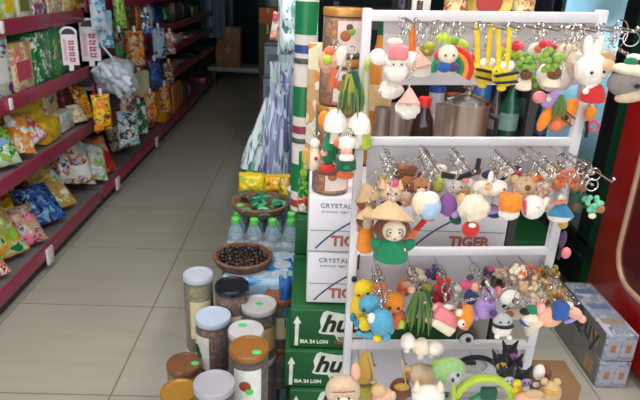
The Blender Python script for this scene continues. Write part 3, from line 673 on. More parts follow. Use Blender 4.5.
# ------------------------------------------------------------------ beer cases
GREEN = mat('beer_case_green', (4, 84, 34), rough=.65, scale=8, var=.06)
WHT = mat('print_white', (222, 226, 216), rough=.4); BLK = mat('print_black', (26, 30, 28), rough=.4); REDP = mat('print_red', (196, 60, 46), rough=.4)
INKB = mat('print_blue_grey', (120, 128, 152), rough=.4); NAVYP = mat('print_navy', (66, 80, 120), rough=.4)
def logo_outline(w, h):
    up = [(-.5, .18), (-.46, .46), (-.40, .56), (-.3, .5), (-.12, .44), (.1, .46), (.3, .52), (.44, .6), (.5, .4), (.48, .1), (.5, -.2), (.44, -.36), (.28, -.36), (.2, -.62), (0, -.72), (-.2, -.62), (-.26, -.38), (-.46, -.36), (-.52, -.3), (-.48, -.1)]
    return [(x * w, z * h) for x, z in up]
def beer_case(label, x0, y0, z, w=.44, d=.27, h=.125, full=True, group='green beer cases under the white cases'):
    r = thing('beer_case', (x0 + w / 2, y0 + d / 2, z), label, 'beer case', group)
    B().box((0, 0, h / 2), (w, d, h - .002), bev=.004).build('carton', GREEN, r)
    f = -d / 2 - .0008
    B().box((0, f + .0002, h * .93), (w * .99, .001, h * .05)).build('lid_edge', mat('case_edge', (40, 116, 74), rough=.4), r)
    if full:
        lx = -w / 2 + .16; lw = .165; lh = h * .62
        B().prism([(x + lx, zz + h * .58) for x, zz in logo_outline(lw, lh)], .0012, c=(0, f - .0004, 0)).build('logo_banner', WHT, r, smooth=False)
        text('huda', 'lettering', BLK, r, Matrix.Translation((lx - .011, f - .0012, h * .60)) @ FACE, .070, shear=.3, bold=.0022, sx=1.0)
        B().prism([(lx - .03, h * .2), (lx + .03, h * .2), (lx + .036, h * .3), (lx - .036, h * .3)], .001, c=(0, f - .0012, 0)).build('logo_ribbon', mat('print_grey_green', (110, 128, 116)), r, smooth=False)
        text('BIA 24 LON', 'lettering', WHT, r, Matrix.Translation((-w / 2 + .064, f, h * .16)) @ FACE, .0145, bold=.0006)
        text('HUE BEER', 'lettering', REDP, r, Matrix.Translation((-w / 2 + .15, f, h * .16)) @ FACE, .0145, bold=.0006)
        B().prism([(-w / 2 + .013, h * .06), (-w / 2 + .022, h * .06), (-w / 2 + .023, h * .6), (-w / 2 + .029, h * .6), (-w / 2 + .018, h * .78), (-w / 2 + .008, h * .6), (-w / 2 + .013, h * .6)], .001, c=(0, f, 0)).build('arrow_mark', WHT, r, smooth=False)
    return r
hx = P(290, 330, Y=1.3).x
for k in range(5):
    z = .0 + k * .127
    off = (.0, -.006, .004, -.012, .0)[k]
    beer_case(['green beer case at the very bottom of the case stack', 'green beer case second from bottom of the case stack', 'green beer case third from bottom of the case stack', 'green beer case one below the top of its stack', 'topmost green beer case, right under the white cases'][k], hx + off, 1.3, z)
for k in range(6):
    beer_case(['plain green case on the floor behind the lettered beer cases', 'plain green case second up behind the lettered beer cases', 'plain green case third up behind the lettered beer cases', 'plain green case fourth up behind the lettered beer cases', 'plain green case fifth up behind the lettered beer cases', 'plain green case topping the stack behind, under the green tubes'][k], hx + .003, 1.6, k * .127, full=False, group='green cases stacked behind')
ztop1 = 5 * .127
CRY = mat('white_case_card', (226, 222, 226), rough=.45, scale=7, var=.03)
def white_case(label, x0, z, y0, w=.255, d=.27, h=.146, tx_=.108):
    r = thing('white_beer_case', (x0 + w / 2, y0 + d / 2, z), label, 'beer case', 'white beer cases')
    B().box((0, 0, h / 2), (w, d, h - .002), bev=.004).build('carton', CRY, r)
    f = -d / 2 - .0008
    text('CRYSTAL', 'lettering', INKB, r, Matrix.Translation((-w / 2 + .066, f, h * .85)) @ FACE, .0165, bold=.0003, spacing=1.15)
    text('premium lager', 'lettering', INKB, r, Matrix.Translation((-w / 2 + .066, f, h * .75)) @ FACE, .0095, spacing=1.2)
    B().box((0, f, h * .40), (w * .96, .001, .0016)).build('printed_line', INKB, r)
    pts = [V((-w / 2 + .02 + .12 * t + .05 * t * t, f, h * (.06 + 1.0 * t - .22 * t * t))) for t in [i / 10 for i in range(8)]]
    bm = B()
    for i in range(len(pts) - 1):
        a, b = pts[i], pts[i + 1]; n = V((-(b - a).z, 0, (b - a).x)).normalized() * .0022
        bm._add([a - n, a + n, b + n, b - n, a - n + V((0, .001, 0)), a + n + V((0, .001, 0)), b + n + V((0, .001, 0)), b - n + V((0, .001, 0))], [[0, 1, 2, 3], [4, 5, 6, 7], [0, 1, 5, 4], [2, 3, 7, 6], [0, 3, 7, 4], [1, 2, 6, 5]])
    bm.build('printed_curve', NAVYP, r, smooth=False)
    for dx, m_, yy in ((.0016, NAVYP, .0), (0, mat('print_rust', (190, 104, 74), rough=.4), -.0006)):
        text('TIGER', 'lettering', m_, r, Matrix.Translation((-w / 2 + tx_ + dx, f + yy, h * .21 - dx)) @ FACE, .038, bold=.0008)
    return r
cx = P(306, 300, Y=1.32).x
white_case('lower white beer case with blue lettering, standing on green cases', cx, ztop1 + .001, 1.315)
white_case('upper white beer case with blue lettering, under the nut jars', cx - .002, ztop1 + .149, 1.315)
cx2 = P(405, 230, Y=1.34).x
white_case('lower white beer case behind the hanging dolls', cx2, ztop1 + .001, 1.335, tx_=.162)
white_case('upper white beer case seen between two keychain panels', cx2 + .002, ztop1 + .149, 1.335, tx_=.162)
ZC = ztop1 + .149 + .146 + .001
# ------------------------------------------------------------------ jars
NUTS = {}
def nutmat(key, cols, sc=75): return printed('nuts_' + key, cols, sc, len(key), .35)
SHELL = clear('jar_plastic', (236, 232, 226), .10, .08)
def jar(label, x, yt, wpx, D, H, lidc, cont, z0=None, labelp=None, lidm=None, lab_ang=0, dotc=None, lab_h=.45, group='plastic jars in the corner', metal=0, Yp=None, lab_c=.5, dot=None):
    """round jar: lid centre seen at pixel (x, yt), lid wpx wide, real diameter D"""
    d = ROT @ V((x - 320, 200 - yt, -F)); dist = F * D / wpx; p = CP + d * (dist / F)
    if Yp: p = P(x, yt, Y=Yp)
    z1 = p.z
    if z0 is not None: H = z1 - z0
    R = D / 2; lh = .018
    r = thing('nut_jar', (p.x, p.y, z1 - H), label, 'jar', group)
    B().lathe([(0, .004), (R * .88, .004), (R * .9, .012), (R * .9, H - lh - .012), (0, H - lh - .008)], n=32).build('contents', cont, r)
    B().lathe([(R * .9, 0), (R * .97, .006), (R * .97, H - lh - .01), (R * .9, H - lh)], n=32).build('jar_wall', SHELL, r)
    lm = lidm or mat('lid_%d_%d_%d' % lidc, lidc, rough=.32, metal=metal, var=.05, coat=.2)
    B().lathe([(R * .98, H - lh), (R, H - lh + .002), (R, H - .004), (R * .96, H), (R * .86, H), (R * .83, H - .003), (0, H - .003)], n=40).build('lid', lm, r)
    if dot: B().ell((dot[0], dot[1], H - .0025), (.012, .009, .0016), nu=12, nv=6).build('green_sticker', mat('green_dot_sticker', (70, 196, 110), rough=.5), r)
    if labelp:
        a0, a1 = -PI / 2 - .75 + lab_ang, -PI / 2 + .75 + lab_ang; zz0 = H * (lab_c - lab_h / 2) - .012; zz1 = H * (lab_c + lab_h / 2) - .012
        n = 16; vs = []
        for rr in (R * .98, R * .99):
            for zz in (zz0, zz1):
                for i in range(n + 1):
                    a = a0 + (a1 - a0) * i / n; vs.append((rr * math.cos(a), rr * math.sin(a), zz))
        m = n + 1
        fs = [[k * 2 * m + i, k * 2 * m + i + 1, k * 2 * m + m + i + 1, k * 2 * m + m + i] for k in (0, 1) for i in range(n)]
        lb = B()._add(vs, fs).build('paper_label', mat('jar_label_' + labelp, PC[labelp], rough=.5), r)
        def disc(c, rad, ox, oz, nm, nn=1.0):
            bm = B(); a = (a0 + a1) / 2 + ox; bm.ell((R * nn * math.cos(a), R * nn * math.sin(a), (zz0 + zz1) / 2 + oz), (rad, rad * .12, rad), Matrix.Rotation(a + PI / 2, 3, 'Z'), 14, 8); bm.build(nm, mat(nm + '_%d%d%d' % c, c, rough=.5), lb)
        if dotc:
            disc(dotc[0], R * .3, -.1, .006, 'printed_picture'); disc(dotc[1], R * .2, .12, -.008, 'green_sticker', 1.02)
    return r
AL = nutmat('almond', [(110, 66, 46), (156, 98, 66), (86, 52, 40), (186, 132, 92)])
DK = nutmat('darknuts', [(74, 46, 40), (104, 66, 52), (58, 38, 36), (140, 100, 80)])
GR = nutmat('pistachio', [(150, 148, 92), (176, 170, 110), (120, 122, 72), (196, 180, 130)])
ORN = nutmat('cashew', [(196, 112, 56), (222, 142, 80), (160, 84, 44), (230, 170, 110)])
base = thing('low_platform', (-.235, 1.305, 0), 'low brown platform carrying the jars beside the green cases', 'platform')
B().box((0, 0, .10), (.33, .50, .2), bev=.006).build('body', BROWN, base)
B().box((0, 0, .205), (.335, .505, .01), bev=.003).build('top_board', mat('platform_board', (120, 90, 66), rough=.8), base)
PZ = .211
SLID = (190, 190, 196)
JB = [  # label, x, ytop, wpx, D, lid, contents, kwargs
 ('tall jar of green nuts with a pale clear lid, outermost by the aisle', 198, 273, 30, .088, SLID, GR, dict(labelp='cream', lab_h=.5, lab_ang=.3, lidm=clear('pale_lid', (214, 220, 232), .62, .2))),
 ('jar with a glossy black lid behind the tall jar of green nuts', 232, 284, 34.5, .1, (28, 30, 36), AL, dict(labelp='cream', lab_ang=.4)),
 ('jar of brown almonds with a pale blue lid and green-white label', 213, 315, 36, .1, (184, 196, 216), AL, dict(labelp='white', lab_ang=-.85, lab_h=.62, dotc=((30, 70, 50), (60, 90, 70)))),
 ('jar with a flat white lid and green dot, behind the white-lidded low jar', 259, 303, 36, .104, (196, 192, 192), DK, dict(dot=(0, .0), labelp='tan', lab_ang=.5)),
 ('jar with a wide orange-brown lid touching the green cases', 281, 293, 33, .1, (140, 80, 40), DK, dict(labelp='cream', lab_ang=.4)),
 ('low jar with a white lid just behind the labelled gold jar', 246, 329, 36, .093, (196, 194, 196), DK, dict(dot=(-.012, .022))),
 ('gold-lidded jar with a square white label and green sticker', 249, 346, 40, .096, (150, 98, 46), DK, dict(labelp='white', lab_ang=.0, lab_h=.5, lab_c=.62, dot=(.02, -.02), dotc=((150, 70, 40), (70, 210, 80)))),
 ('squat jar with a copper-brown lid at the aisle edge', 184, 362, 35, .096, (128, 86, 58), ORN, dict(metal=.1, dot=(.03, .0))),
 ('jar with a golden foil lid in front of the copper-lidded jar', 179, 390, 38, .09, (190, 140, 60), ORN, dict(metal=.4)),
 ('jar with a ringed silver-grey lid in front of the almond jar', 214, 382, 42, .094, (170, 168, 176), AL, {}),
]
placed = []
for (lab, x, yt, w, D, lc, ct, kw) in JB:
    d = ROT @ V((x - 320, 200 - yt, -F)); p = CP + d * (D / w); Ht = p.z - PZ
    if Ht > .27:
        hh = Ht * .52 if 'tall' not in lab else .25
        jar(lab, x, yt, w, D, hh, lc, ct, **kw)
        q = V((p.x, p.y, p.z - hh - .001)); rr = thing('nut_jar', (p.x, p.y, PZ), 'lower jar beneath the ' + ' '.join(lab.split()[:8]).replace(',', ''), 'jar', 'jars underneath other jars')
        H2 = q.z - PZ; R = D / 2
        B().lathe([(0, .004), (R * .9, .004), (R * .9, H2 - .026), (0, H2 - .024)], n=28).build('contents', ct, rr)
        B().lathe([(R * .9, 0), (R * .97, .006), (R * .97, H2 - .026), (R * .9, H2 - .018)], n=28).build('jar_wall', SHELL, rr)
        B().lathe([(R * .98, H2 - .018), (R, H2 - .016), (R, H2 - .003), (R * .95, H2), (0, H2)], n=28).build('lid', mat('lid_%d_%d_%d' % lc, lc), rr)
    else: jar(lab, x, yt, w, D, 0, lc, ct, z0=PZ, **kw)
    placed.append((lab[:30], round(p.x, 3), round(p.y, 3), round(p.z, 3), D))
for i, a in enumerate(placed):
    for b in placed[i + 1:]:
        q = math.hypot(a[1] - b[1], a[2] - b[2])
        if q < (a[4] + b[4]) / 2 - .002: print('JARS CLOSE', a, b, round(q, 3))
# jars stacked on the upper white case
p = P(341, 26, Y=1.37)
for k in range(4):
    z = ZC + k * .109
    kw = dict(labelp='white', lab_ang=.12, lab_h=.62, dotc=((170, 100, 60), (110, 190, 80)))
    R = .047; r = thing('gold_lidded_jar', (P(342, 26 + 0, Y=1.37).x - .004 * (3 - k) + .003, 1.37, z), ['cashew jar standing directly on the upper white case', 'second cashew jar up, behind the green leaf keychain', 'cashew jar one below the top, partly behind the leaf keychain', 'topmost cashew jar with gold lid and square picture label'][k], 'jar', 'cashew jars stacked beside the display rack')
    H = .108
    B().lathe([(0, .004), (R * .9, .004), (R * .9, H - .022), (0, H - .02)], n=32).build('contents', ORN, r)
    B().lathe([(R * .9, 0), (R * .97, .004), (R * .97, H - .022), (R * .9, H - .017)], n=32).build('jar_wall', SHELL, r)
    B().lathe([(R * .99, H - .018), (R, H - .016), (R, H - .003), (R * .96, H - .0005), (0, H - .0005)], n=36).build('lid', mat('gold_lid', (208, 150, 80), rough=.3, metal=.35, var=.1), r)
    a0, a1 = -PI / 2 - .3, -PI / 2 + 1.05; n = 16
    vs = [(rr * R * math.cos(a0 + (a1 - a0) * i / n), rr * R * math.sin(a0 + (a1 - a0) * i / n), zz) for rr in (.985, 1.0) for zz in (.012, H - .026) for i in range(n + 1)]; m = n + 1
    lb = B()._add(vs, [[q * 2 * m + i, q * 2 * m + i + 1, q * 2 * m + m + i + 1, q * 2 * m + m + i] for q in (0, 1) for i in range(n)]).build('paper_label', mat('jar_label_blush', (236, 216, 204), rough=.5), r)
    for (c, rad, ox, oz, nm) in (((176, 104, 64), .012, .02, -.004, 'printed_picture'), ((120, 190, 84), .009, .32, .006, 'printed_leaf'), ((120, 80, 60), .008, .2, .014, 'printed_picture')):
        a = -PI / 2 + ox + .05; B().ell((R * math.cos(a), R * math.sin(a), H / 2 + oz), (rad, .002, rad), Matrix.Rotation(a + PI / 2, 3, 'Z'), 14, 8).build(nm, mat('pic_%d_%d' % c[:2], c, rough=.5), lb)
# tall green tubes of crisps
TG = mat('tube_green', (24, 122, 72), rough=.3, var=.08)
tx = P(305, 80, Y=1.66).x; zt = 6 * .127 + .001
for k in range(3):
    h = .226; r = thing('crisp_tube', (tx, 1.66, zt + k * (h + .001)), ['green crisp tube at the bottom of its column on the green cases', 'green and white crisp tube in the middle of its column', 'green and white crisp tube at the top of its column'][k], 'tube', 'green crisp tubes in a column')
    R = .032
    B().lathe([(R, 0), (R, h - .012)], n=28).build('body', mat('tube_white', (226, 218, 210), rough=.35), r)
    B().lathe([(R * 1.015, h * .28), (R * 1.015, h * .66)], n=28).build('green_band', TG, r)
    B().lathe([(R * 1.015, h * .06), (R * 1.015, h * .16)], n=28).build('printed_band', mat('tube_band_%d' % k, ((170, 60, 60), (150, 60, 90), (50, 80, 150))[k], rough=.35), r)
    B().lathe([(R * 1.03, h - .014), (R * 1.03, h - .003), (R * .95, h), (0, h)], n=28).build('lid', mat('tube_lid_dark', (70, 84, 76), rough=.4), r)
for (x, Y, z, yt, w, cols, lab, d) in ((316, 1.52, ZC, 44, 22, ['cream', 'white', 'orange', 'tan'], 'cream and orange carton standing between the tubes and nut jars', .03),):
    p = P(x, 150, Y=Y); s = mpp(p); h = P(x, yt, Y=Y).z - z
    r = thing('snack_carton', (p.x, Y + .02, z), lab, 'box'); B().box((0, 0, h / 2), (w * s, d, h), bev=.003).build('body', ink(cols, 14), r)
    B().box((0, 0, h), (w * s * .9, d * .9, .003)).build('lid_flap', mat('flap_cream', PC['cream']), r)
zq = 6 * .127 + .001
for (x, yt, w, cols, lab, Y) in ((290, 150, 11, ['green', 'lime', 'green'], 'small bright green packet beside the green tube column', 1.63), (296, 196, 10, ['white', 'red', 'white'], 'small white and red packet on the green cases', 1.625)):
    p = P(x, 210, Y=Y); s = mpp(p); h = P(x, yt, Y=Y).z - zq
    r = thing('snack_packet', (max(p.x, hx + .022), Y, zq), lab, 'packet'); B().bag(w * s, h, .025, 4).build('pouch', ink(cols, 12), r)
    B().box((0, 0, h - .01), (w * s * .9, .006, .014)).build('crimped_seal', mat('seal_' + cols[0], PC[cols[0]]), r)
p = P(291, 196, Y=1.9); s = mpp(p)
r = thing('plastic_tub', V((P(291, 196, Y=1.98).x + .02, 2.0, 0.634)), 'pale blue plastic tub beside the flat basket', 'tub')
B().lathe([(.026, 0), (.032, .06), (.034, .062), (.034, .066), (.030, .066), (.024, .004), (0, .004)], n=24).build('tub', mat('pale_blue_tub', (120, 160, 200), rough=.35), r)
B().lathe([(.035, .066), (.035, .072), (0, .073)], n=24).build('lid', mat('tub_lid', (206, 216, 226), rough=.35), r)
# ------------------------------------------------------------------ kettle, tumblers and bottles on the white cases
p = P(464, 130, Y=1.47); R = .056; H = P(464, 102, Y=1.47).z - ZC
r = thing('steel_kettle', (p.x, p.y, ZC), 'shiny stainless steel pot with a knobbed lid', 'pot')
B().lathe([(R * .92, 0), (R, .012), (R, H - .01), (R * 1.04, H - .004), (R * 1.04, H)], n=44).build('body', mat('brushed_steel', (226, 208, 190), rough=.3, metal=.85, var=.08, scale=14), r)
B().lathe([(R * 1.03, H), (R * .98, H + .008), (R * .5, H + .018), (.010, H + .022), (.008, H + .03), (.016, H + .036), (.017, H + .042), (0, H + .046)], n=36).build('lid', STEEL, r)
B().tube([(R, 0, H * .85), (R * 1.45, 0, H * .8), (R * 1.5, 0, H * .5), (R, 0, H * .3)], .006).build('handle', mat('black_handle', (34, 32, 34), rough=.4), r)
TUMB = mat('steel_tumbler', (176, 162, 154), rough=.4, metal=.6, var=.12, scale=20)
for i, (x, yt, Y) in enumerate(((381, 107, 1.50), (397, 104, 1.46), (408, 108, 1.52), (441, 104, 1.50))):
    p = P(x, 130, Y=Y); H = P(x, yt, Y=Y).z - ZC; R = .021
    r = thing('steel_tumbler', (p.x, p.y, ZC), ['steel tumbler beside the amber bottle', 'steel tumbler under the pink gnome keychain', 'steel tumbler tucked behind the red-capped bottle', 'tall steel tumbler between the red-capped bottle and the pot'][i], 'tumbler', 'steel tumblers on the white cases')
    B().lathe([(R * .8, 0), (R * .86, .004), (R * .95, H * .9), (R, H), (R * .94, H), (R * .8, .02), (0, .02)], n=24).build('cup', TUMB, r)
    B().lathe([(R * .88, H * .3), (R * .9, H * .32), (R * .9, H * .36), (R * .9, H * .38)], n=24).build('ribbed_band', STEEL, r)
p = P(423, 120, Y=1.395); H = P(425, 97, Y=1.395).z - ZC; R = .031
r = thing('cola_bottle', (p.x, p.y, ZC), 'dark soft drink bottle with a bright red cap and red label', 'bottle')
B().lathe([(R * .8, 0), (R, .012), (R * .95, H * .5), (R, H * .62), (R * .8, H * .78), (.012, H * .9), (.012, H * .93)], n=28).build('body', mat('dark_cola', (44, 22, 22), rough=.08, coat=.6), r)
B().lathe([(R * 1.01, H * .26), (R * 1.02, H * .5)], n=28).build('label_band', mat('cola_label', (176, 40, 52), rough=.35), r)
B().lathe([(R * 1.0, H * .5), (R * 1.03, H * .54), (R * 1.02, H * .58)], n=28).build('label_edge', mat('cola_label_green', (28, 80, 56), rough=.35), r)
B().lathe([(.0155, H * .9), (.0155, H * .985), (.013, H), (0, H)], n=20).build('cap', mat('red_cap', (214, 40, 40), rough=.35), r)
p = P(377, 100, Y=1.6); H = P(378, 19, Y=1.6).z - ZC
r = thing('amber_bottle', (p.x + .006, p.y, ZC), 'tall amber bottle with a green cap behind the rack post', 'bottle')
R = .034
B().lathe([(R * .9, 0), (R, .01), (R, H * .74), (R * .6, H * .84), (.018, H * .9)], n=28).build('body', mat('amber_honey', (206, 132, 56), rough=.15, coat=.5, var=.2, scale=8), r)
B().lathe([(.018, H * .88), (.018, H), (0, H)], n=20).build('cap', mat('dark_green_cap', (24, 96, 62), rough=.4), r)
B().lathe([(R * 1.01, H * .4), (R * 1.01, H * .58)], n=28).build('label_band', mat('amber_label', (230, 196, 140), rough=.4), r)
# ------------------------------------------------------------------ dark goods stand behind the cases
GX0, GX1, GY0, GY1 = .13, .79, 1.95, 3.3
DARKM = mat('dark_stand_metal', (52, 46, 46), rough=.5, scale=6)
r = thing('goods_stand', ((GX0 + GX1) / 2, (GY0 + GY1) / 2, 0), 'dark open stand of bottles behind the keychain rack', 'stand')
gw, gd = GX1 - GX0, GY1 - GY0
GZ = [.5, .92, 1.30]
for sx in (-1, 1):
    for sy in (-1, 1): B().box((sx * (gw / 2 - .015), sy * (gd / 2 - .015), .66), (.03, .03, 1.32)).build('post', DARKM, r, smooth=False)
for z in GZ: B().box((0, 0, z - .012), (gw - .004, gd - .004, .02)).build('shelf', DARKM, r, smooth=False)
B().box((0, .12, .92), (gw - .07, .015, .78)).build('divider_panel', DARKM, r, smooth=False)
def gbottle(label, x, Y, yt, z, R, c, cap, kind='bottle', group='dark bottles on the stand', lab=None):
    p = P(x, 120, Y=Y); H = P(x, yt, Y=Y).z - z
    o = thing(kind, (p.x, Y, z + .001), label, kind.split('_')[-1], group)
    if 'jar' in kind or 'tin' in kind:
        B().lathe([(R * .95, 0), (R, .006), (R, H - .02), (R * .92, H - .012)], n=26).build('body', mat('b_%d_%d_%d' % c, c, rough=.2, coat=.4, var=.2), o)
        B().lathe([(R * 1.02, H - .02), (R * 1.02, H - .002), (0, H)], n=26).build('lid', mat('c_%d_%d_%d' % cap, cap, rough=.35), o)
    else:
        B().lathe([(R * .9, 0), (R, .008), (R, H * .6), (R * .45, H * .78), (R * .4, H * .92)], n=24).build('body', mat('b_%d_%d_%d' % c, c, rough=.15, coat=.5, var=.2), o)
        B().lathe([(R * .45, H * .9), (R * .45, H), (0, H)], n=18).build('cap', mat('c_%d_%d_%d' % cap, cap, rough=.35), o)
    if lab: B().lathe([(R * 1.01, H * .18), (R * 1.01, H * .48)], n=24).build('label_band', mat('l_%d_%d_%d' % lab, lab, rough=.4), o)
gz = GZ[1]
gbottle('dark bottle beside the pot with a grey label, on the middle stand shelf', 493, 2.02, 84, gz, .03, (40, 34, 36), (30, 30, 32), lab=(90, 84, 80))
gbottle('green glass bottle with a pale label on the middle stand shelf', 508, 2.0, 82, gz, .034, (20, 66, 46), (60, 40, 36), lab=(110, 140, 130))
gbottle('dull teal jar with a dark lid on the middle stand shelf', 527, 2.04, 92, gz, .04, (70, 96, 90), (36, 38, 42), kind='glass_jar', lab=(50, 46, 48))
gbottle('navy bottle at the outer corner of the middle stand shelf', 541, 1.995, 96, gz, .026, (34, 38, 70), (30, 30, 60), lab=(60, 62, 86))
gbottle('blue tin behind the bee keychains on the middle stand shelf', 476, 2.03, 78, gz, .04, (40, 84, 140), (24, 60, 110), kind='tin')
gbottle('small blue-lidded jar behind the rainbow keychain', 434, 2.0, 86, gz, .028, (150, 150, 156), (36, 60, 130), kind='glass_jar', lab=(176, 170, 170))
gbottle('brown jar with a rust lid behind the steel tumbler', 452, 2.02, 93, gz, .03, (120, 84, 70), (196, 80, 50), kind='glass_jar')
for i, (x, c) in enumerate(((487, (60, 46, 40)), (500, (70, 70, 74)), (513, (40, 40, 60)), (526, (110, 116, 124)), (539, (44, 36, 40)))):
    gbottle(['squat brown jar in front of the dark bottle', 'squat grey jar in front of the green bottle', 'squat navy jar in front of the green bottle', 'squat silver jar in front of the teal jar', 'squat black jar in front of the navy bottle'][i] , x, 1.97 - 0, 118, gz, .018, c, (120, 120, 124), kind='glass_jar', group='squat jars along the edge of the stand') if False else None
gt = GZ[2]
gbottle('dark bottle showing above the rack, first from its white post', 391, 2.1, -16, gt, .034, (40, 34, 44), (30, 30, 30), group='bottles on top of the stand')
gbottle('dark maroon bottle showing above the rack, second from its white post', 407, 2.1, -14, gt, .032, (80, 44, 48), (40, 20, 20), group='bottles on top of the stand')
p = P(423, 0, Y=2.05)
o = thing('white_box', (p.x, 2.1, gt + .001), 'plain white box showing above the rack beside the dark bottles', 'box')
B().box((0, 0, .09), (.064, .06, .18), bev=.004).build('body', mat('white_box_card', (230, 224, 214), rough=.5), o); B().box((0, 0, .181), (.06, .056, .003)).build('lid_flap', mat('white_box_card', (230, 224, 214)), o)
gbottle('small dark bottle between the white box and the golden gifts', 438, 2.1, -10, gt, .014, (40, 40, 44), (30, 30, 32), group='bottles on top of the stand')
GOLD = mat('gold_foil', (214, 176, 92), rough=.35, metal=.5, var=.3, scale=40)
for (x, w, lab) in ((456, 24, 'golden gift tin nearer the white box above the rack'), (521, 26, 'golden gift tin nearer the bright cooler above the rack')):
    p = P(x, 6, Y=2.1); s = mpp(p); o = thing('gift_tin', (p.x, 2.1, gt + .001), lab, 'tin', 'golden gift tins'); R = w * s / 2
    B().lathe([(R, 0), (R, .13), (R * .97, .135)], n=30).build('body', GOLD, o)
    B().lathe([(R * 1.03, .13), (R * 1.03, .155), (R * .3, .165), (.008, .17), (.008, .185), (0, .186)], n=30).build('lid', GOLD, o)
    B().lathe([(R * 1.01, .03), (R * 1.01, .1)], n=30).build('printed_band', printed('gift_band', [(224, 190, 120), (190, 90, 60), (236, 220, 170)], 40, 3), o)
p = P(489, 12, Y=2.05); s = mpp(p)
o = thing('gift_plate', (p.x, 2.06, gt + .001), 'round red and gold gift plate standing above the rack', 'plate'); R = 23 * s
zc = p.z - gt
MX = Matrix.Rotation(PI / 2, 3, 'X')
B().lathe([(0, -.008), (R * .6, -.008), (R, .004), (R * .98, .010), (R * .62, 0), (0, 0)], (0, 0, R), 44, MX).build('plate', GOLD, o)
B().lathe([(R * .58, .001), (R * .56, .004), (0, .004)], (0, 0, R), 40, MX).build('red_centre', mat('plate_red', (176, 48, 44), rough=.4), o)
B().tube([(-R * .4, .03, 0), (0, .05, R * .9), (R * .4, .03, 0)], .004).build('easel', GOLD, o)
# ------------------------------------------------------------------ coolers along the other wall
RED = mat('cooler_red', (186, 24, 22), rough=.28, var=.04, scale=4, coat=.4)
RGL = mat('dark_red_glass', (96, 16, 16), rough=.08, coat=.6, var=.15, scale=5)
TRIM = mat('beige_gasket', (190, 150, 126), rough=.3)
RX = 1.305
yE = P(593, 250, X=RX).y
r = thing('red_drinks_cooler', (RX + .36, yE - .55, 0), 'tall red drinks cooler beside the grey can packs', 'cooler')
B().box((0, 0, .98), (.66, 1.1, 1.96), bev=.03, seg=4).build('cabinet', RED, r)
def L_(p): return p - r.location
B().box((-.345, 0, 1.0), (.03, 1.096, 1.88), bev=.012, seg=3).build('door', RED, r)
pts = []
ya, yb_, za, zb_ = .54 - .165, -.44, .3, 1.85; rc = .14
c0 = P(632, 185, X=RX - .02).y - r.location.y; ya = c0
zbot = P(624, 288, X=RX - .02).z
za = zbot
for (cy, cz, a0) in ((ya - rc, zb_ - rc, 0), (yb_ + rc, zb_ - rc, PI / 2), (yb_ + rc, za + rc, PI), (ya - rc, za + rc, 1.5 * PI)):
    for i in range(9):
        a = a0 + PI / 2 * i / 8; pts.append((cy + rc * math.cos(a), cz + rc * math.sin(a)))
Mw = Matrix(((0, 1, 0), (1, 0, 0), (0, 0, 1)))
dd = r.children[1]
B().prism(pts, .006, Mw, (-.366, 0, 0)).build('window_pane', RGL, dd, smooth=False)
B().tube([V((-.366, y, z)) for y, z in pts], .013, 8, True).build('window_gasket', TRIM, dd)
B().box((-.375, -.5, 1.1), (.03, .03, .5), bev=.01).build('handle', mat('dark_handle', (40, 30, 30), rough=.4), dd)
for sx in (-1, 1):
    for sy in (-1, 1): B().lathe([(.025, -.012), (.03, .012)], (sx * .28, sy * .48, .012)).build('foot', BLK, r)
# pale cooler frame and green cooler
GX = 1.345
y1 = P(588, 225, X=GX).y; y2 = P(563, 5, X=GX).y + .12
y0 = yE + .06
r = thing('green_drinks_cooler', (GX + .34, (y0 + y2) / 2, 0), 'tall green and black cooler with a brightly lit inside', 'cooler')
ln = y2 - y0; CG = mat('cooler_dark_green', (14, 66, 44), rough=.35, var=.05); CB = mat('cooler_black', (22, 24, 28), rough=.3, var=.05); LIN = mat('cooler_lining', (214, 232, 238), rough=.4, var=.03)
B().box((0, ln / 2 - .025, .98), (.62, .05, 1.96)).box((0, -ln / 2 + .025, .98), (.62, .05, 1.96)).box((.3, 0, .98), (.05, ln - .1, 1.96)).box((0, 0, 1.92), (.62, ln - .1, .08)).box((0, 0, .12), (.62, ln - .1, .2)).build('cabinet', CG, r, smooth=False)
B().box((.27, 0, 1.1), (.008, ln - .12, 1.55)).box((0, 0, .226), (.54, ln - .12, .008)).box((0, 0, 1.876), (.54, ln - .12, .006)).box((.0, -ln / 2 + .056, 1.1), (.52, .008, 1.5)).box((0, ln / 2 - .056, 1.1), (.52, .008, 1.5)).build('lining', LIN, r, smooth=False)
st = y1 - y0; gl0 = P(577, 230, X=GX).y - r.location.y
fr = B().box((-.322, -ln / 2 + (gl0 + ln / 2) / 2 + .04, 1.1), (.03, gl0 + ln / 2 - .08, 1.6)).box((-.322, ln / 2 - .05, 1.1), (.03, .1, 1.6)).box((-.322, 0, .28), (.03, ln, .08)).box((-.322, 0, 1.88), (.03, ln, .08)).build('door_frame', CB, r, smooth=False)
B().box((-.32, -ln / 2 + .04, .98), (.03, .08, 1.9)).build('side_strip', CG, r, smooth=False)
B().box((-.322, .0, .14), (.02, ln - .1, .16)).build('base_grille', CB, r, smooth=False)
B().box((-.318, (gl0 + ln / 2) / 2 - .0, 1.08), (.006, ln / 2 - gl0, 1.54)).build('glass_pane', clear('cooler_glass', (222, 236, 240), .06, .03), fr, smooth=False)
for z in (.62, .95, 1.28, 1.58):
    B().box((0, 0, z), (.5, ln - .13, .012)).build('wire_shelf', LIN, r, smooth=False)
B().box((-.27, ln / 2 - .08, 1.1), (.02, .02, 1.4)).build('lamp_tube', mat('cooler_lamp', (226, 246, 255), emit=14), r, smooth=False)
cl = bpy.data.lights.new('cooler_light', 'AREA'); cl.energy = 150; cl.color = (.82, .95, 1); cl.shape = 'RECTANGLE'; cl.size = .5; cl.size_y = 1.3
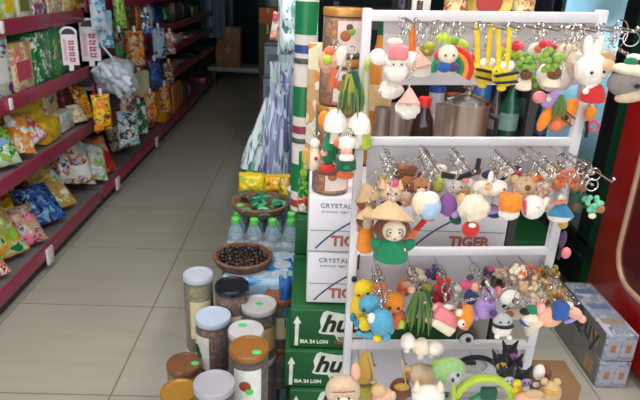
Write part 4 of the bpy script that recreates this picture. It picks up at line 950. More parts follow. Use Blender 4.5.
co = bpy.data.objects.new('cooler_light', cl); COL.objects.link(co); co.parent = r; co.location = (-.22, .05, 1.15); co.rotation_euler = (0, -PI / 2 , 0)
cb_ = [((60, 150, 80), 'green'), ((240, 150, 60), 'orange'), ((60, 110, 180), 'blue'), ((210, 60, 80), 'pink'), ((30, 90, 60), 'dark green'), ((230, 230, 220), 'white')]
RI = r
gloc = r.location
k = 0
for zi, z in enumerate((.626, .956, 1.286)):
    for i in range(4):
        c, nm = cb_[(k * 5 + zi * 2) % 6]; k += 1
        y = gloc.y + gl0 + .05 + i * .09
        if y > gloc.y + ln / 2 - .1: continue
        o = thing('drink_bottle', (GX + .12, y, z + .001), '%s drink bottle, %s on the %s lit cooler shelf' % (nm, ORD[i], ['low', 'middle', 'high'][zi]), 'bottle', 'bottles in the lit cooler')
        B().lathe([(.028, 0), (.03, .01), (.03, .14), (.012, .2), (.012, .21)], n=18).build('body', mat('drink_' + nm, c, rough=.2, coat=.4), o)
        B().lathe([(.015, .2), (.015, .225), (0, .226)], n=14).build('cap', mat('drinkcap_' + nm, cb_[(k + 2) % 6][0], rough=.4), o)
# slim pale panel between the red and green coolers
o = B().box((0, 0, 1.2), (.03, yE + .05 - yE - .004, 1.5), bev=.004).build('filler_panel', mat('pale_blue_panel', (128, 150, 170), rough=.4)); o.location = (1.30, yE + .027, .0)
o.location = (RX + .077, yE + .028, .02); tag(o, 'slim pale blue panel in the gap between red and green coolers', 'panel')
B().box((0, 0, .23), (.03, .04, .46)).build('panel_foot', CB, o)
r = thing('teal_drinks_cooler', (GX + .35, y2 + .5, 0), 'dark teal closed cooler beyond the lit green cooler', 'cooler')
B().box((0, 0, .98), (.62, .9, 1.96), bev=.02).build('cabinet', mat('dark_teal_cooler', (26, 62, 72), rough=.4), r)
B().box((-.32, 0, 1.05), (.03, .88, 1.7), bev=.008).build('door', mat('dark_slate_door', (50, 54, 66), rough=.3), r)
B().box((-.345, -.38, 1.1), (.02, .025, .4), bev=.006).build('handle', STEEL, r)
# green cases on the floor by the cooler
gy = 2.62
for k in range(2):
    beer_case(['green case on the floor between the stand and the lit cooler', 'green case on top of another, between the stand and the lit cooler'][k], P(512, 240, Y=gy).x - .02, gy, k * .127, w=.26, d=.34, full=False, group='green cases near the lit cooler')
# packs of cans wrapped in film
a = P(567, 281, Z=.24); b = P(606, 335, Z=.24)
cxa, cya, cyb = 1.15, 1.815, 2.22; wv = RX - .03 - cxa - .004
CANW = printed('can_wrap', [(150, 158, 174), (176, 184, 196), (120, 130, 150), (196, 200, 208)], 18, 2, .2, (1, .6, 1))
CANF = mat('can_film', (168, 178, 194), rough=.2, var=.12, scale=25, coat=.5)
SIDEG = mat('can_side_film', (112, 110, 108), rough=.25, var=.12, scale=14, coat=.4)
ORP = mat('can_orange_print', (176, 132, 96), rough=.35); DKP = mat('can_dark_print', (54, 54, 60), rough=.35)
for k in range(2):
    h = .119; r = thing('can_pack', (cxa + wv / 2, (cya + cyb) / 2, k * .1205), ['lower film-wrapped grey can pack beside the red cooler', 'upper film-wrapped grey can pack beside the red cooler'][k], 'can pack', 'film-wrapped can packs')
    D = cyb - cya
    for i in range(2):
        for j in range(6):
            w2 = wv / 4
            B().lathe([(w2 * .8, .001), (w2 * .96, .008), (w2 * .96, h - .01), (w2 * .8, h - .002), (0, h - .003)], ((i - .5) * wv / 2, (j - 2.5) * D / 6, 0), 16).build('can', CANF, r)
    B().box((0, 0, h / 2), (wv, D, h - .001), bev=.008, seg=3).build('wrap', CANW, r)
    B().box((-wv / 2 - .0005, 0, h / 2), (.001, D * .95, h * .95)).build('side_print', SIDEG, r)
    for i in (-1, 1):
        B().box((i * wv * .24, -D / 2 - .0005, h * .5), (wv * .4, .001, h * .62)).build('can_face', mat('can_face', (176, 180, 190), rough=.3), r)
        B().box((i * wv * .24, -D / 2 - .0012, h * .48), (wv * .17, .001, h * .26)).build('printed_fruit', ORP, r)
    B().box((-wv / 2 - .0012, -D * .3, h * .45), (.001, D * .16, h * .5)).build('printed_fruit', ORP, r)
    if k == 1:
        text('Quy', 'lettering', DKP, r, Matrix.Translation((-wv / 2 - .0014, -.04, h * .5)) @ Matrix(((0, 0, -1), (-1, 0, 0), (0, 1, 0))).to_4x4(), .13, bold=.0015)
        for yy in (-.11, .0, .12): B().box((.0, yy, h + .0004), (wv * .7, D * .1, .001)).build('printed_panel', mat('top_print_%d' % int(yy * 100), ((110, 124, 160), (168, 150, 130), (140, 150, 160))[int(yy * 100) % 3], rough=.3), r)
# brown box behind the rack foot
p = P(560, 362, Y=1.36)
r = thing('open_cardboard_box', (P(560, 400, Y=1.42).x, 1.485, 0), 'brown cardboard box behind the foot of the keychain rack', 'box')
H = P(556, 386, Y=1.42).z
B().box((0, 0, H / 2), (.115, .13, H), bev=.003).build('body', BROWN, r)
B().box((-.03, -.066, H * .9), (.03, .002, H * .18)).build('packing_tape', mat('packing_tape', (176, 150, 110)), r)
# ------------------------------------------------------------------ the white display rack
RY = 1.15
rk = thing('display_rack', (P(357, 200, Y=RY).x + .22, RY, 0), 'white metal display rack hung full of plush keychains', 'rack')
def RL(p): return p - rk.location
def beam(bm, a, b, w, d):
    z = (b - a); L = z.length; M = z.to_track_quat('Z', 'Y').to_matrix()
    y = V((0, 1, 0)); x = y.cross(z.normalized()).normalized(); y2 = z.normalized().cross(x); M = Matrix((x, y2, z.normalized())).transposed()
    return bm.box((a + b) / 2, (w, d, L), M=M, bev=.003)
lt, lb_ = P(367.5, 8, Y=RY), P(347.5, 345, Y=RY); lf = lt + (lb_ - lt) * (lt.z / (lt.z - lb_.z)); lf.z = 0.001
rt, rb_ = P(602, 10, Y=RY), P(529.5, 345, Y=RY); rf = rt + (rb_ - rt) * (rt.z / (rt.z - rb_.z)); rf.z = 0.001
beam(B(), RL(lf), RL(lt), .0185, .02).build('post', WHITE_PAINT, rk)
beam(B(), RL(rf), RL(rt), .021, .02).build('post', WHITE_PAINT, rk)
PAN = mat('rack_panel_paint', (196, 192, 196), rough=.5, var=.03, scale=10)
def panel(x0, x1, x2, x3, y0, y1, name='panel', m=PAN, Y=1.158, t=.004):
    q = [RL(P(x, y, Y=Y)) for x, y in ((x0, y0), (x1, y0), (x2, y1), (x3, y1))]
    return B().prism([(v.x, v.z) for v in q], t, c=(0, q[0].y, 0)).build(name, m, rk, smooth=False)
def rail(xa, xb, y0, y1, ya=0):
    a = P(xa, (y0 + y1) / 2, Y=RY - .002); b = P(xb, (y0 + y1) / 2 + ya, Y=RY - .002); h = abs(P(xa, y0, Y=RY).z - P(xa, y1, Y=RY).z)
    M = rot_face((0, -1, 0)); bm = B(); d = (b - a)
    x = d.normalized(); y = V((0, 1, 0)); z = x.cross(y)
    bm.box(RL((a + b) / 2), (d.length, .016, h), M=Matrix((x, y, z)).transposed(), bev=.003)
    bm.build('cross_rail', WHITE_PAINT, rk)
panel(384, 597, 583, 382, 20, 85); rail(369, 598, 10, 21, 2.5)
panel(368, 571, 561, 365, 141, 206); rail(361, 571, 137, 145, .5)
panel(357, 547, 534, 352, 252, 318); rail(354, 547, 248, 255, -1)
panel(351, 528, 520, 349, 346, 392); rail(350, 530, 341, 348, 0)
# base tray the last plush things lie in
tz = .475
ta = P(345, 395, Y=RY - .01); tb = P(521, 395, Y=RY - .01)
tx0, tx1 = RL(ta).x + .006, RL(tb).x - .006
tr = B().box(((tx0 + tx1) / 2, -.12, tz), (tx1 - tx0, .24, .012), bev=.003).build('tray', WHITE_PAINT, rk)
for sx in (tx0 + .006, tx1 - .006): B().box((sx, -.12, tz + .018), (.006, .24, .034)).build('tray_edge', WHITE_PAINT, tr, smooth=False)
B().box(((tx0 + tx1) / 2, -.237, tz + .018), (tx1 - tx0, .006, .034)).build('tray_edge', WHITE_PAINT, tr, smooth=False)
for sx in (-1, 1):
    e = RL(lf) if sx < 0 else RL(rf); B().box((e.x, -.1, .012), (.03, .30, .022), bev=.004).build('foot', WHITE_PAINT, rk)
q = P(357, 262, Y=RY - .0105); B().box(RL(q) + V((.0035, 0, 0)), (.004, .001, .036)).build('black_sticker', BLK, rk, smooth=False)
q = P(354, 279, Y=RY - .012); B().lathe([(.006, 0), (.006, .006), (.003, .008), (0, .008)], RL(q) + V((0, .002, 0)), 16, MX).build('screw_knob', BLK, rk)
HOOKS = {1: [(398, 17), (413, 20), (434, 21), (451, 22), (474, 22), (488, 22), (504, 22), (519, 23), (535, 23), (550, 24), (566, 24), (583, 24), (597, 24)],
         2: [(382, 144), (420, 144), (449, 145), (487, 144), (514, 145), (529, 147), (549, 146), (567, 152)],
         3: [(374, 258), (408, 259), (435, 259), (469, 257), (497, 259), (519, 257), (540, 260)],
         4: [(358, 352), (372, 353), (402, 352), (440, 352), (470, 352), (497, 350), (514, 350)]}
HB = {}
for t, l in HOOKS.items():
    for i, (x, y) in enumerate(l):
        b = P(x, y, Y=RY); HB[(t, i)] = b; L = .19 if t < 4 else .05; a = RL(b)
        B().tube([a + V((0, .004, 0)), a + V((0, -L, 0)), a + V((0, -L - .006, .006))], .0016, 6).lathe([(0, 0), (.0035, .002), (.0035, .005), (0, .007)], a + V((0, -L - .006, .004)), 10).build('hook', STEEL, rk)
# ------------------------------------------------------------------ plush keychains
EYE = mat('bead_eye', (16, 14, 16), rough=.15, coat=.5)
def K(label, x, y, Y, hook, parts, name='hanging_keychain', cat='keychain', group=None, ring=5.5, top=None, strap=None, hookpt=None, link=STEEL):
    c = P(x, y, Y=Y); s = mpp(c)
    r = thing(name, c, label, cat, group)
    def O(dx, dy, dz=0): return P(x + dx, y + dy, Y=Y) - c + V((0, -dz * s, 0))
    ymin = 0
    for pt in parts:
        nm, sh, dx, dy, rx, ry, col = pt[:7]; dz = pt[7] if len(pt) > 7 else 0; ex = pt[8] if len(pt) > 8 else {}
        m = EYE if col == 'eye' else (col if not isinstance(col, str) else fab(col)); b = B(); o = O(dx, dy, dz)
        rz = Matrix.Rotation(math.radians(ex.get('rot', 0)), 3, 'Y'); t = ex.get('t', .8 * min(rx, ry)) * s
        X, Z = rx * s, ry * s * 1.03
        if sh == 'e': b.ell(o, (X, t, Z), rz)
        elif sh == 'f': b.ell(o, (X, t, Z), rz, 26, 18, .22, dx + x)
        elif sh == 'c': b.lathe([(X, -Z), (X * 1.02, -Z + .1 * Z), (X * .62, -Z * .05), (X * .2, Z * .8), (0, Z)], o, 26, rz @ Matrix.Rotation(math.radians(-ex.get('tilt', 14)), 3, 'X'))
        elif sh == 'b': b.box(o, (2 * X, 2 * t, 2 * Z), rz, min(X, Z, t) * .5, 3)
        elif sh == 'r': b.ring(o, X, Z, rz)
        elif sh == 'a': b.ring(o, X, Z, rz, ex.get('a0', 0), ex.get('a1', PI), 20)
        elif sh == 'l': b.tube([o, (o + O(rx, ry, ex.get('dz2', dz))) / 2 + V((0, -.002, 0)), O(rx, ry, ex.get('dz2', dz))], ex.get('r', 1.2) * s, 8)
        elif sh == 'h':
            rnd = random.Random(int(x * 7 + y)); k = ex.get('n', 26)
            for i in range(k):
                a = rnd.uniform(0, 2 * PI); q = math.sqrt(rnd.random()); yy = rnd.uniform(-.2, 1)
                b.ell(o + V((X * q * math.cos(a), -t * yy * math.sqrt(max(0, 1 - q * q * .9)), Z * q * math.sin(a))), (min(X, Z) * .34,) * 3, None, 9, 6)
        elif sh == 's':
            rnd = random.Random(int(x * 5 + y)); k = ex.get('n', 14)
            for i in range(k):
                f = (i + .5) / k * 2 - 1; e = V((X * f + rnd.uniform(-.1, .1) * X, rnd.uniform(-1, .5) * t, -Z + rnd.uniform(0, .5) * Z)); a0 = V((X * f * .3, 0, Z))
                mid = (a0 + e) / 2 + V((X * .2 * f, -t * .4, 0))
                b.tube([o + a0, o + mid, o + e], [.6 * s, 1.3 * s, .35 * s], 6)
        elif sh == 'm':   # mushroom
            b.lathe([(0, -Z), (X * .42, -Z), (X * .36, -Z * .3), (X * .95, -Z * .25), (X, 0), (X * .85, Z * .5), (X * .45, Z * .9), (0, Z)], o, 26, rz)
        elif sh == 'q': b.lathe([(X * .7, -Z), (X, -Z * .8), (X * .92, 0), (X * .6, Z * .8), (X * .4, Z), (0, Z)], o, 24, rz)   # little dress
        b.build(nm, m, r)
        if sh != 'l': ymin = min(ymin, dy - ry)
    if hook is not None or hookpt is not None:
        hp = (V((HB[hook].x, Y, HB[hook].z)) if hook else P(*hookpt, Y=Y)) - c
        R = ring * s; rc = hp - V((0, 0, R - .0032)); tt = O(0, (top if top is not None else ymin) + 1.0)
        if tt.z > rc.z - R: tt.z = rc.z - R - .003
        g = B().ring(rc, R, .0011, Matrix.Rotation(.5, 3, 'Z'), n=24, k=6).build('key_ring', STEEL, r)
        e0 = rc - V((0, 0, R)); m_ = (e0 + tt) / 2
        b = B(); n = max(2, int((e0 - tt).length / .005))
        for i in range(n):
            q = e0 + (tt - e0) * ((i + .5) / n); b.ring(q, .0026, .0008, Matrix.Rotation(PI / 2 * (i % 2) + .4, 3, 'Z'), n=10, k=5)
        b.build('chain', link, g)
        cl = B(); cl.ell(e0 - V((0, .002, .004)), (.0028, .0022, .006), Matrix.Rotation(.5, 3, 'Y'), 10, 8).ring(rc + V((R * .9, -.003, -R * .3)), R * .55, .0009, Matrix.Rotation(-.5, 3, 'Z'), n=16, k=5); cl.build('clasp', STEEL, g)
    return r
def eyes(sep, dy, r=1.2, dz=6, dx=0): return [('eye', 'e', dx - sep, dy, r, r, 'eye', dz, {'t': r}), ('eye', 'e', dx + sep, dy, r, r, 'eye', dz, {'t': r})]
T1, T2, T3 = 'plush keychains on the top panel', 'plush keychains on the middle panel', 'plush keychains on the lower panel'
# --- top panel
K('white plush sheep with a flat pink cap, by the top of the white post', 396, 60, 1.04, (1, 0), [('body', 'e', 0, 11, 13, 11, 'white'), ('head', 'e', 0, 0, 12, 10, 'white', 2), ('cap', 'b', 1, -8, 10, 7, 'pink', 4, {'t': 8}), ('ear', 'e', -18, -3, 9, 8, 'white'), ('ear', 'e', 15, -1, 6, 7, 'white', -2), ('topknot', 'e', -1, -18, 8, 4, 'cream', 1)] + eyes(4, 3, 1, 11), group=T1)
K('white plush face under a salmon cone hat, orange ribbon above', 416, 63, 1.10, (1, 1), [('head', 'e', 3, 6, 15, 9, 'white'), ('hat', 'c', 0, -6, 13, 11, 'salmon', 2, {'rot': -18}), ('ribbon', 'l', -6, -40, -5, -10, 'orange', 3, {'r': 2.4}), ('ribbon', 'l', -3, -38, -2, -12, 'coral', 3, {'r': 1.8}), ('pompom', 'e', 9, 0, 4, 4, 'cream', 6)], group=T1)
K('white plush puff hanging below a brown strap under the pink cap', 391, 90, 1.07, (1, 0), [('body', 'f', 0, 0, 12, 9, 'white'), ('strap', 'l', -2, -26, 14, -13, 'brown', 6, {'r': 1.3}), ('strap', 'l', 14, -13, 16, -22, 'brown', 6, {'r': 1.3}), ('tuft', 'f', 4, -14, 10, 8, 'white')], group=T1)
K('pink-hatted plush gnome with a full white beard beside the red bottle cap', 408, 104, 1.035, (1, 1), [('beard', 'f', 0, 4, 12, 11, 'white'), ('hat', 'c', 1, -9, 11, 8, 'salmon', 3), ('nose', 'e', 0, -2, 2.2, 2, 'peach', 12)], group=T1)
K('rainbow arch plush with a smiling cream face', 447, 57, 1.045, (1, 2), [('red_arc', 'a', 4, 12, 20, 3.2, 'red', 0, {'a0': -.5, 'a1': 2.6}), ('orange_arc', 'a', 3, 12, 16, 2.8, 'orange', 1, {'a0': -.5, 'a1': 2.8}), ('green_arc', 'a', 0, 11, 13.5, 3, 'green', 1, {'a0': -.4, 'a1': 3.5}), ('face', 'e', 0, -3, 10, 9.5, 'cream', 4), ('blue_belly', 'e', -4, 9, 8, 5.5, 'royal', 6), ('plum_belly', 'e', 5, 9, 6, 5, 'plum', 6), ('leaf_tuft', 's', -4, -18, 9, 6, 'lime', 0, {'n': 9})] + eyes(4, -3, 1.1, 12), group=T1)
K('lime green plush leaf keychain above the rainbow plush', 462, 46, 1.10, (1, 3), [('leaf', 'e', 0, 0, 8, 6, 'lime', 0, {'rot': 30}), ('leaf', 'e', -9, -5, 6, 5, 'grass', 1, {'rot': -30})], group=T1)
for i, (x, y, hk, yy, lab) in enumerate(((485, 74, (1, 4), 1.06, 'yellow plush bee with a black stripe, hanging on broad yellow ribbons'), (504, 77, (1, 5), 1.02, 'yellow plush bee nearest the green-haired dolls'))):
    K(lab, x, y, yy, hk, [('body', 'e', 0, 0, 12.5, 9.5, 'yellow'), ('stripe', 'b', 0, -4, 11.5, 1.3, 'black', 3, {'t': 8, 'rot': 8 - 20 * i}), ('stripe', 'b', 0, 4, 11, 1, 'black', 3, {'t': 8, 'rot': 10 - 16 * i}), ('head', 'e', -10 + 3 * i, -6, 6, 5.5, 'yellow', 3), ('wing', 'e', -2, -11, 4, 5, 'white', 2), ('wing', 'e', 6, -11, 4, 5, 'white', 2), ('ribbon', 'l', -9 + 2 * i, -50, -8 + 2 * i, -8, 'yellow', 2, {'r': 2.6}), ('ribbon', 'l', 5, -50, 2, -9, 'yellow', 2, {'r': 2.4}), ('foot', 'e', -3, 11, 5, 3, 'yellow', 1)] + [('eye', 'e', -13 + 3 * i, -7, .9, .9, 'eye', 8)], group=T1)
K('lime plush bush with a red bow, between bees and green-haired dolls', 509, 52, 1.10, (1, 6), [('bush', 'h', 0, 3, 10, 12, 'lime', 0, {'n': 22}), ('bow', 'e', 5, -8, 4, 4, 'red', 6), ('flower', 'e', -4, -9, 4, 3, 'pink', 5)], group=T1)
for i, (x, y, hk, yy, lab) in enumerate(((524, 66, (1, 7), 1.05, 'smaller green-haired plush doll with a brown face and red bow'), (551, 63, (1, 9), 1.035, 'bigger green-haired plush doll with a brown face in front of the white ball'))):
    k = 1 + .2 * i
    K(lab, x, y, yy, hk, [('hair', 'h', 0, -3, 11 * k, 8.5 * k, 'grass', 2, {'n': 34, 't': 9}), ('hair_tuft', 'h', 2, -6, 8 * k, 5 * k, 'leaf', 6, {'n': 14, 't': 5}), ('face', 'e', 0 + i, 8 * k, 6.2 * k, 5.2 * k, 'brown', 6), ('body', 'q', 0, 17, 8 * k, 7, 'cream'), ('bow', 'e', -9, -19, 4.5, 4, 'red', 3), ('bow', 'e', -4, -20, 3.5, 3.5, 'rose', 3)] + eyes(2.2, 8 * k, .8, 11.5, i), group=T1)
K('cream plush flower with a coral centre behind the green-haired dolls', 538, 50, 1.115, (1, 8), [('petals', 'f', 0, 0, 10, 7, 'white'), ('centre', 'e', -2, -2, 4, 4, 'coral', 6), ('centre', 'e', 14, -3, 3.4, 3.4, 'red', 4)], group=T1)
K('large white plush ball behind the bigger green-haired doll', 556, 76, 1.09, (1, 10), [('ball', 'e', -1, 0, 19, 16, 'white'), ('topper', 'e', 9, -24, 8, 9, 'cream', 0), ('seam', 'l', 4, -13, 12, 8, 'silvergrey', 13, {'r': .5})], group=T1)
K('lilac and pink plush flower under the large white ball', 548, 98, 1.055, (1, 9), [('petal', 'e', 0, 3, 8, 7, 'lilac'), ('petal', 'e', -9, -1, 7, 6, 'pink', 1), ('petal', 'e', 7, -3, 6, 5, 'lilac', 1), ('centre', 'e', -2, 0, 2.6, 2.6, 'cream', 7)], group=T1)
K('white plush rabbit with upright ears and a red dress', 591, 70, 1.02, (1, 11), [('head', 'e', 0, 0, 16.5, 16, 'white'), ('ear', 'e', -3, -22, 5, 12, 'white', 0, {'rot': -8}), ('ear', 'e', 7, -22, 5, 12, 'white', 0, {'rot': 10}), ('dress', 'q', 2, 23, 13, 9, 'red', 0), ('paw', 'e', -8, 20, 3.4, 3.4, 'white', 6), ('nose', 'e', 6, 6, 1.2, .9, 'pink', 13), ('collar', 'e', 0, 16, 8, 2.4, 'white', 5), ('eye', 'e', 7.5, 0, 1.6, 1.6, 'eye', 12), ('eye', 'e', -5, 1, 1.6, 1.6, 'eye', 13)], group=T1)
K('white plush bear half hidden behind the white rabbit', 571, 54, 1.10, (1, 10), [('head', 'e', 0, 0, 9, 9, 'cream'), ('ear', 'e', -6, -8, 3.5, 3.5, 'cream'), ('ear', 'e', 6, -8, 3.5, 3.5, 'cream'), ('muzzle', 'e', 0, 3, 3.6, 3, 'white', 7)], group=T1)
K('large grey plush mouse with a cream hat and green leaf', 628, 79, 1.0, None, [('head', 'e', 0, 4, 21, 14, 'grey', 0), ('hat_brim', 'e', 4, -9, 23, 6, 'cream', 2, {'rot': 6, 't': 11}), ('leaf_tuft', 'e', 1, -18, 7, 4, 'green', 4), ('white_tuft', 'e', 5, -22, 8, 3.4, 'white', 2), ('ear', 'e', -19, -12, 7, 7, 'tan', -2), ('scarf', 'e', 5, 15, 20, 7, 'beige', 3, {'rot': -16, 't': 9}), ('nose', 'e', 2, 5, 3, 2.4, 'black', 14)], group=T1, hookpt=(622, 22), ring=13)
K('orange tiger-striped plush carrot bunch with green leaves', 556, 115, 1.06, (1, 9), [('carrot', 'e', 8, 0, 9, 19, 'orange', 0, {'rot': 32}), ('carrot', 'e', -11, 3, 6, 14, 'orange', 1, {'rot': 20}), ('leaves', 's', 0, -8, 6, 13, 'leaf', 8, {'n': 9}), ('coral_cheek', 'e', -2, 9, 6, 6, 'coral', 7), ('stripe', 'l', 6, -6, 15, 2, 'brown', 9, {'r': .9}), ('stripe', 'l', 3, 2, 12, 9, 'brown', 9, {'r': .9}), ('dark_spot', 'e', 6, 1, 3.6, 3, 'black', 8)], group=T1)
K('orange charm with a pink ring dangling beyond the slanting post', 590, 113, 1.125, (1, 12), [('charm', 'e', 0, 0, 6, 8, 'orange'), ('pink_ring', 'r', 3, 13, 5, 1.2, mat('pink_plastic', (226, 60, 110), rough=.35), 2), ('dark_tail', 'l', -3, 8, -4, 24, 'black', 0, {'r': 2})], group=T1, ring=4)
# --- middle panel
K('plush doll with a leaning tan cone hat, closest to the white post', 366, 203, 1.08, (2, 0), [('hat', 'c', 1, -13, 14, 9, 'tan', 2, {'rot': -14}), ('hair', 'e', 0, 0, 10, 8, 'chestnut'), ('face', 'e', 4, 1, 6, 6, 'beige', 5), ('dress', 'q', 0, 17, 9, 11, 'peach'), ('sash', 'l', -7, 4, -8, 26, 'pink', 5, {'r': 2})], group=T2, name='hanging_doll', cat='doll keychain')
K('plush doll in an orange dress behind the green-dressed doll', 366, 228, 1.045, (2, 0), [('dress', 'q', 0, 10, 9.5, 14, 'orange'), ('hair', 'e', -1, -8, 9, 8, 'brown'), ('face', 'e', 1, -7, 5.5, 6.5, 'beige', 4), ('hat', 'c', 2, -17, 13, 6, 'tan', 3), ('hand', 'e', 8, 10, 2, 2, 'cream', 5)], group=T2, name='hanging_doll', cat='doll keychain')
K('plush doll with a wide tan cone hat and green dress', 392, 232, 1.0, (2, 0), [('hat', 'c', -2, -21, 26, 10, 'tan', -2, {'rot': 4, 'tilt': 24}), ('hair', 'e', 0, -3, 19, 13, 'brown', 0), ('face', 'e', 1, -4, 12, 10.5, 'cream', 7), ('dress', 'q', -1, 15, 18, 12, 'green', 2), ('sleeve', 'e', 15, 12, 9, 6, 'green', 3, {'rot': -30}), ('sleeve', 'e', -15, 11, 7, 7, 'green', 2), ('hand', 'e', 10, 14, 2.6, 2.4, 'cream', 10), ('glasses', 'r', -3.5, -5, 3.6, .35, 'black', 14.2), ('glasses', 'r', 5.5, -5, 3.6, .35, 'black', 14.2), ('mouth', 'e', 1, 1, 1.6, .7, 'red', 14.5), ('cheek', 'e', -6, -1, 2, 1.4, 'pink', 13), ('cheek', 'e', 8, -1, 2, 1.4, 'pink', 13)] + eyes(4.5, -5, 1.3, 14, 1), group=T2, name='hanging_doll', cat='doll keychain', top=-24)
K('cream plush cat with a pink flower between its ears', 391, 191, 1.045, (2, 0), [('head', 'e', 0, 2, 11, 10, 'beige'), ('ear', 'c', -8, -8, 4, 5, 'tan', 1), ('ear', 'c', 9, -7, 4, 5, 'tan', 1), ('flower', 'e', 2, -9, 5, 4, 'rose', 4), ('scarf', 'e', 0, 12, 11, 3.5, 'black', 2), ('muzzle', 'e', 0, 5, 4, 3, 'cream', 8)] + eyes(4, 0, 1.1, 8.5), group=T2)
K('yellow-blond plush head behind the cream cat', 384, 184, 1.10, (2, 0), [('head', 'e', 0, 0, 9, 8, 'tan'), ('tuft', 'e', -2, -7, 5, 4, 'olive', 2)], group=T2)
K('brown plush bear on the second hook of the middle panel', 410, 183, 1.10, (2, 1), [('head', 'e', 0, 0, 12, 10, 'chestnut'), ('ear', 'e', -8, -8, 4, 4, 'brown'), ('ear', 'e', 8, -8, 4, 4, 'brown'), ('hair_bun', 'e', 1, -12, 8, 6, 'brown', 1)] + eyes(4, 0, 1, 8.5), group=T2)
K('chestnut plush puppy just above the pale blue egg plush', 421, 186, 1.06, (2, 1), [('head', 'e', 0, 0, 10, 9, 'chestnut'), ('muzzle', 'e', -1, 3, 4.5, 3.5, 'cream', 7), ('ear', 'e', -9, 1, 3, 6, 'brown', 2), ('ear', 'e', 9, 1, 3, 6, 'brown', 2)] + eyes(3.6, -1, 1, 7.6), group=T2)
K('pale blue and white plush egg on the middle panel', 428, 204, 1.02, (2, 1), [('shell', 'e', 1, 3, 12.5, 13.5, 'sky'), ('cream_side', 'e', -9, -2, 8, 12, 'cream', 3), ('white_top', 'e', 1, -6, 10, 8, 'white', 3)], group=T2)
K('olive plush bud behind the purple plush', 437, 187, 1.075, (2, 1), [('bud', 'e', 0, 0, 6, 7, 'olive'), ('tip', 'e', 3, -7, 3, 3, 'lime')], group=T2)
K('purple plush grape wrapped in a teal leaf', 448, 205, 1.045, (2, 2), [('grape', 'e', 0, 0, 9.5, 12, 'purple', 0, {'rot': -12}), ('leaf', 'e', 7, 14, 7, 5, 'darkgreen', 1, {'rot': 35}), ('highlight', 'e', 6, 8, 4, 4, 'lilac', 4)], group=T2)
K('white plush cow with a black band over its head', 455, 180, 1.09, (2, 2), [('head', 'e', 0, 2, 13, 11, 'white'), ('body', 'e', 15, 8, 9, 9, 'white', -1), ('band', 'l', -15, -8, 3, -5, 'black', 8, {'r': 3.2}), ('band', 'l', 3, -5, 19, -11, 'black', 8, {'r': 3.2}), ('tail', 'l', 19, -11, 22, -24, 'black', 8, {'r': 2.6}), ('nose', 'e', 8, -3, 4, 3, 'pink', 10)] + eyes(4, 4, 1, 10), group=T2)
K('big fluffy cream plush ball with a red tomato below', 474, 208, 1.015, (2, 3), [('ball', 'f', 0, 0, 15.5, 13.5, 'cream'), ('tomato', 'e', -4, 20, 9, 8.5, 'red', 3), ('tomato_tip', 'e', -4, 14, 4, 2.4, 'white', 9), ('fluff', 'f', -12, -8, 5, 6, 'tan', -2)], group=T2)  # the tomato's white highlight is painted as a small white part
K('white plush rabbit lying above the fluffy cream ball', 493, 189, 1.05, (2, 3), [('head', 'e', 4, -1, 11, 9, 'white'), ('body', 'e', -10, 0, 11, 8.5, 'cream', -1), ('ear', 'e', 9, -10, 3, 7, 'black', -1, {'rot': 50}), ('ear', 'e', -2, -11, 3, 7, 'white', -1), ('eye', 'e', 9, -2, 1.1, 1.1, 'eye', 7)] + [('cheek', 'e', -6, -4, 4, 4, 'peach', 5)], group=T2)
K('white plush penguin with a navy cap', 487, 176, 1.095, (2, 3), [('head', 'e', 0, 2, 9, 8, 'white'), ('cap', 'e', 0, -3, 7, 4.5, 'navy', 5), ('ear', 'e', -9, -5, 3.5, 4, 'brown'), ('ear', 'e', 9, -5, 3.5, 4, 'brown')], group=T2)
K('grey-blue plush shell beneath the white rabbit', 492, 211, 1.07, (2, 3), [('shell', 'e', 0, 0, 8, 7, 'lilac'), ('shell_band', 'e', 1, 3, 6, 3, 'navy', 4)], group=T2)
K('white plush bun with an orange hat', 510, 206, 1.02, (2, 4), [('bun', 'e', -1, 7, 11, 7.5, 'white', 0), ('hat', 'b', 0, -5, 10.5, 8, 'orange', 1, {'t': 9, 'rot': -6}), ('hat_band', 'e', -1, 2, 11.5, 2.6, 'orange', 2, {'t': 9})], group=T2)
K('tan plush bear with a round brown nose on the middle panel', 524, 187, 1.06, (2, 5), [('head', 'e', 0, 0, 12, 11, 'tan'), ('nose', 'e', 1, -2, 3, 3, 'brown', 8.5), ('ear', 'e', -9, -8, 4.4, 4.4, 'tan'), ('ear', 'e', 9, -9, 4.4, 4.4, 'orange'), ('chin', 'e', 0, 7, 8, 5, 'peach', 4)], group=T2)
K('cream plush mouse with mauve ears behind the tan bear', 503, 180, 1.105, (2, 4), [('head', 'e', 0, 0, 9, 9, 'cream'), ('ear', 'e', -5, -3, 4, 4, 'lilac', 6), ('ear', 'e', 7, -8, 4, 4, 'cream')] + [('scarf', 'e', 12, -4, 6, 6, 'crimson', 0)], group=T2)
K('plump white plush chick with a pink ribbon', 533, 207, 1.025, (2, 5), [('body', 'e', 0, 0, 12, 12.5, 'white'), ('wing', 'e', 10, -4, 4, 8, 'cream', 2, {'rot': 30}), ('ribbon', 'l', -10, -8, -9, 6, 'rose', 4, {'r': 2}), ('beak', 'e', 2, -3, 2, 1.3, 'peach', 10)], group=T2)
K('orange-red plush persimmon above the white chick', 534, 178, 1.10, (2, 5), [('fruit', 'e', 0, 0, 8, 7, 'coral'), ('leaf', 'e', 2, -7, 4, 2.6, 'leaf', 2)], group=T2)
K('white plush pot with a teal lid and red trim', 560, 208, 1.02, (2, 6), [('pot', 'e', 0, 8, 13, 7, 'white'), ('lid', 'c', 0, -1, 13, 8, 'teal', 2, {}), ('trim', 'l', -10, -7, 3, -10, 'coral', 8, {'r': 1.5}), ('knob', 'e', 0, -11, 3, 3, 'cream', 2)], group=T2)
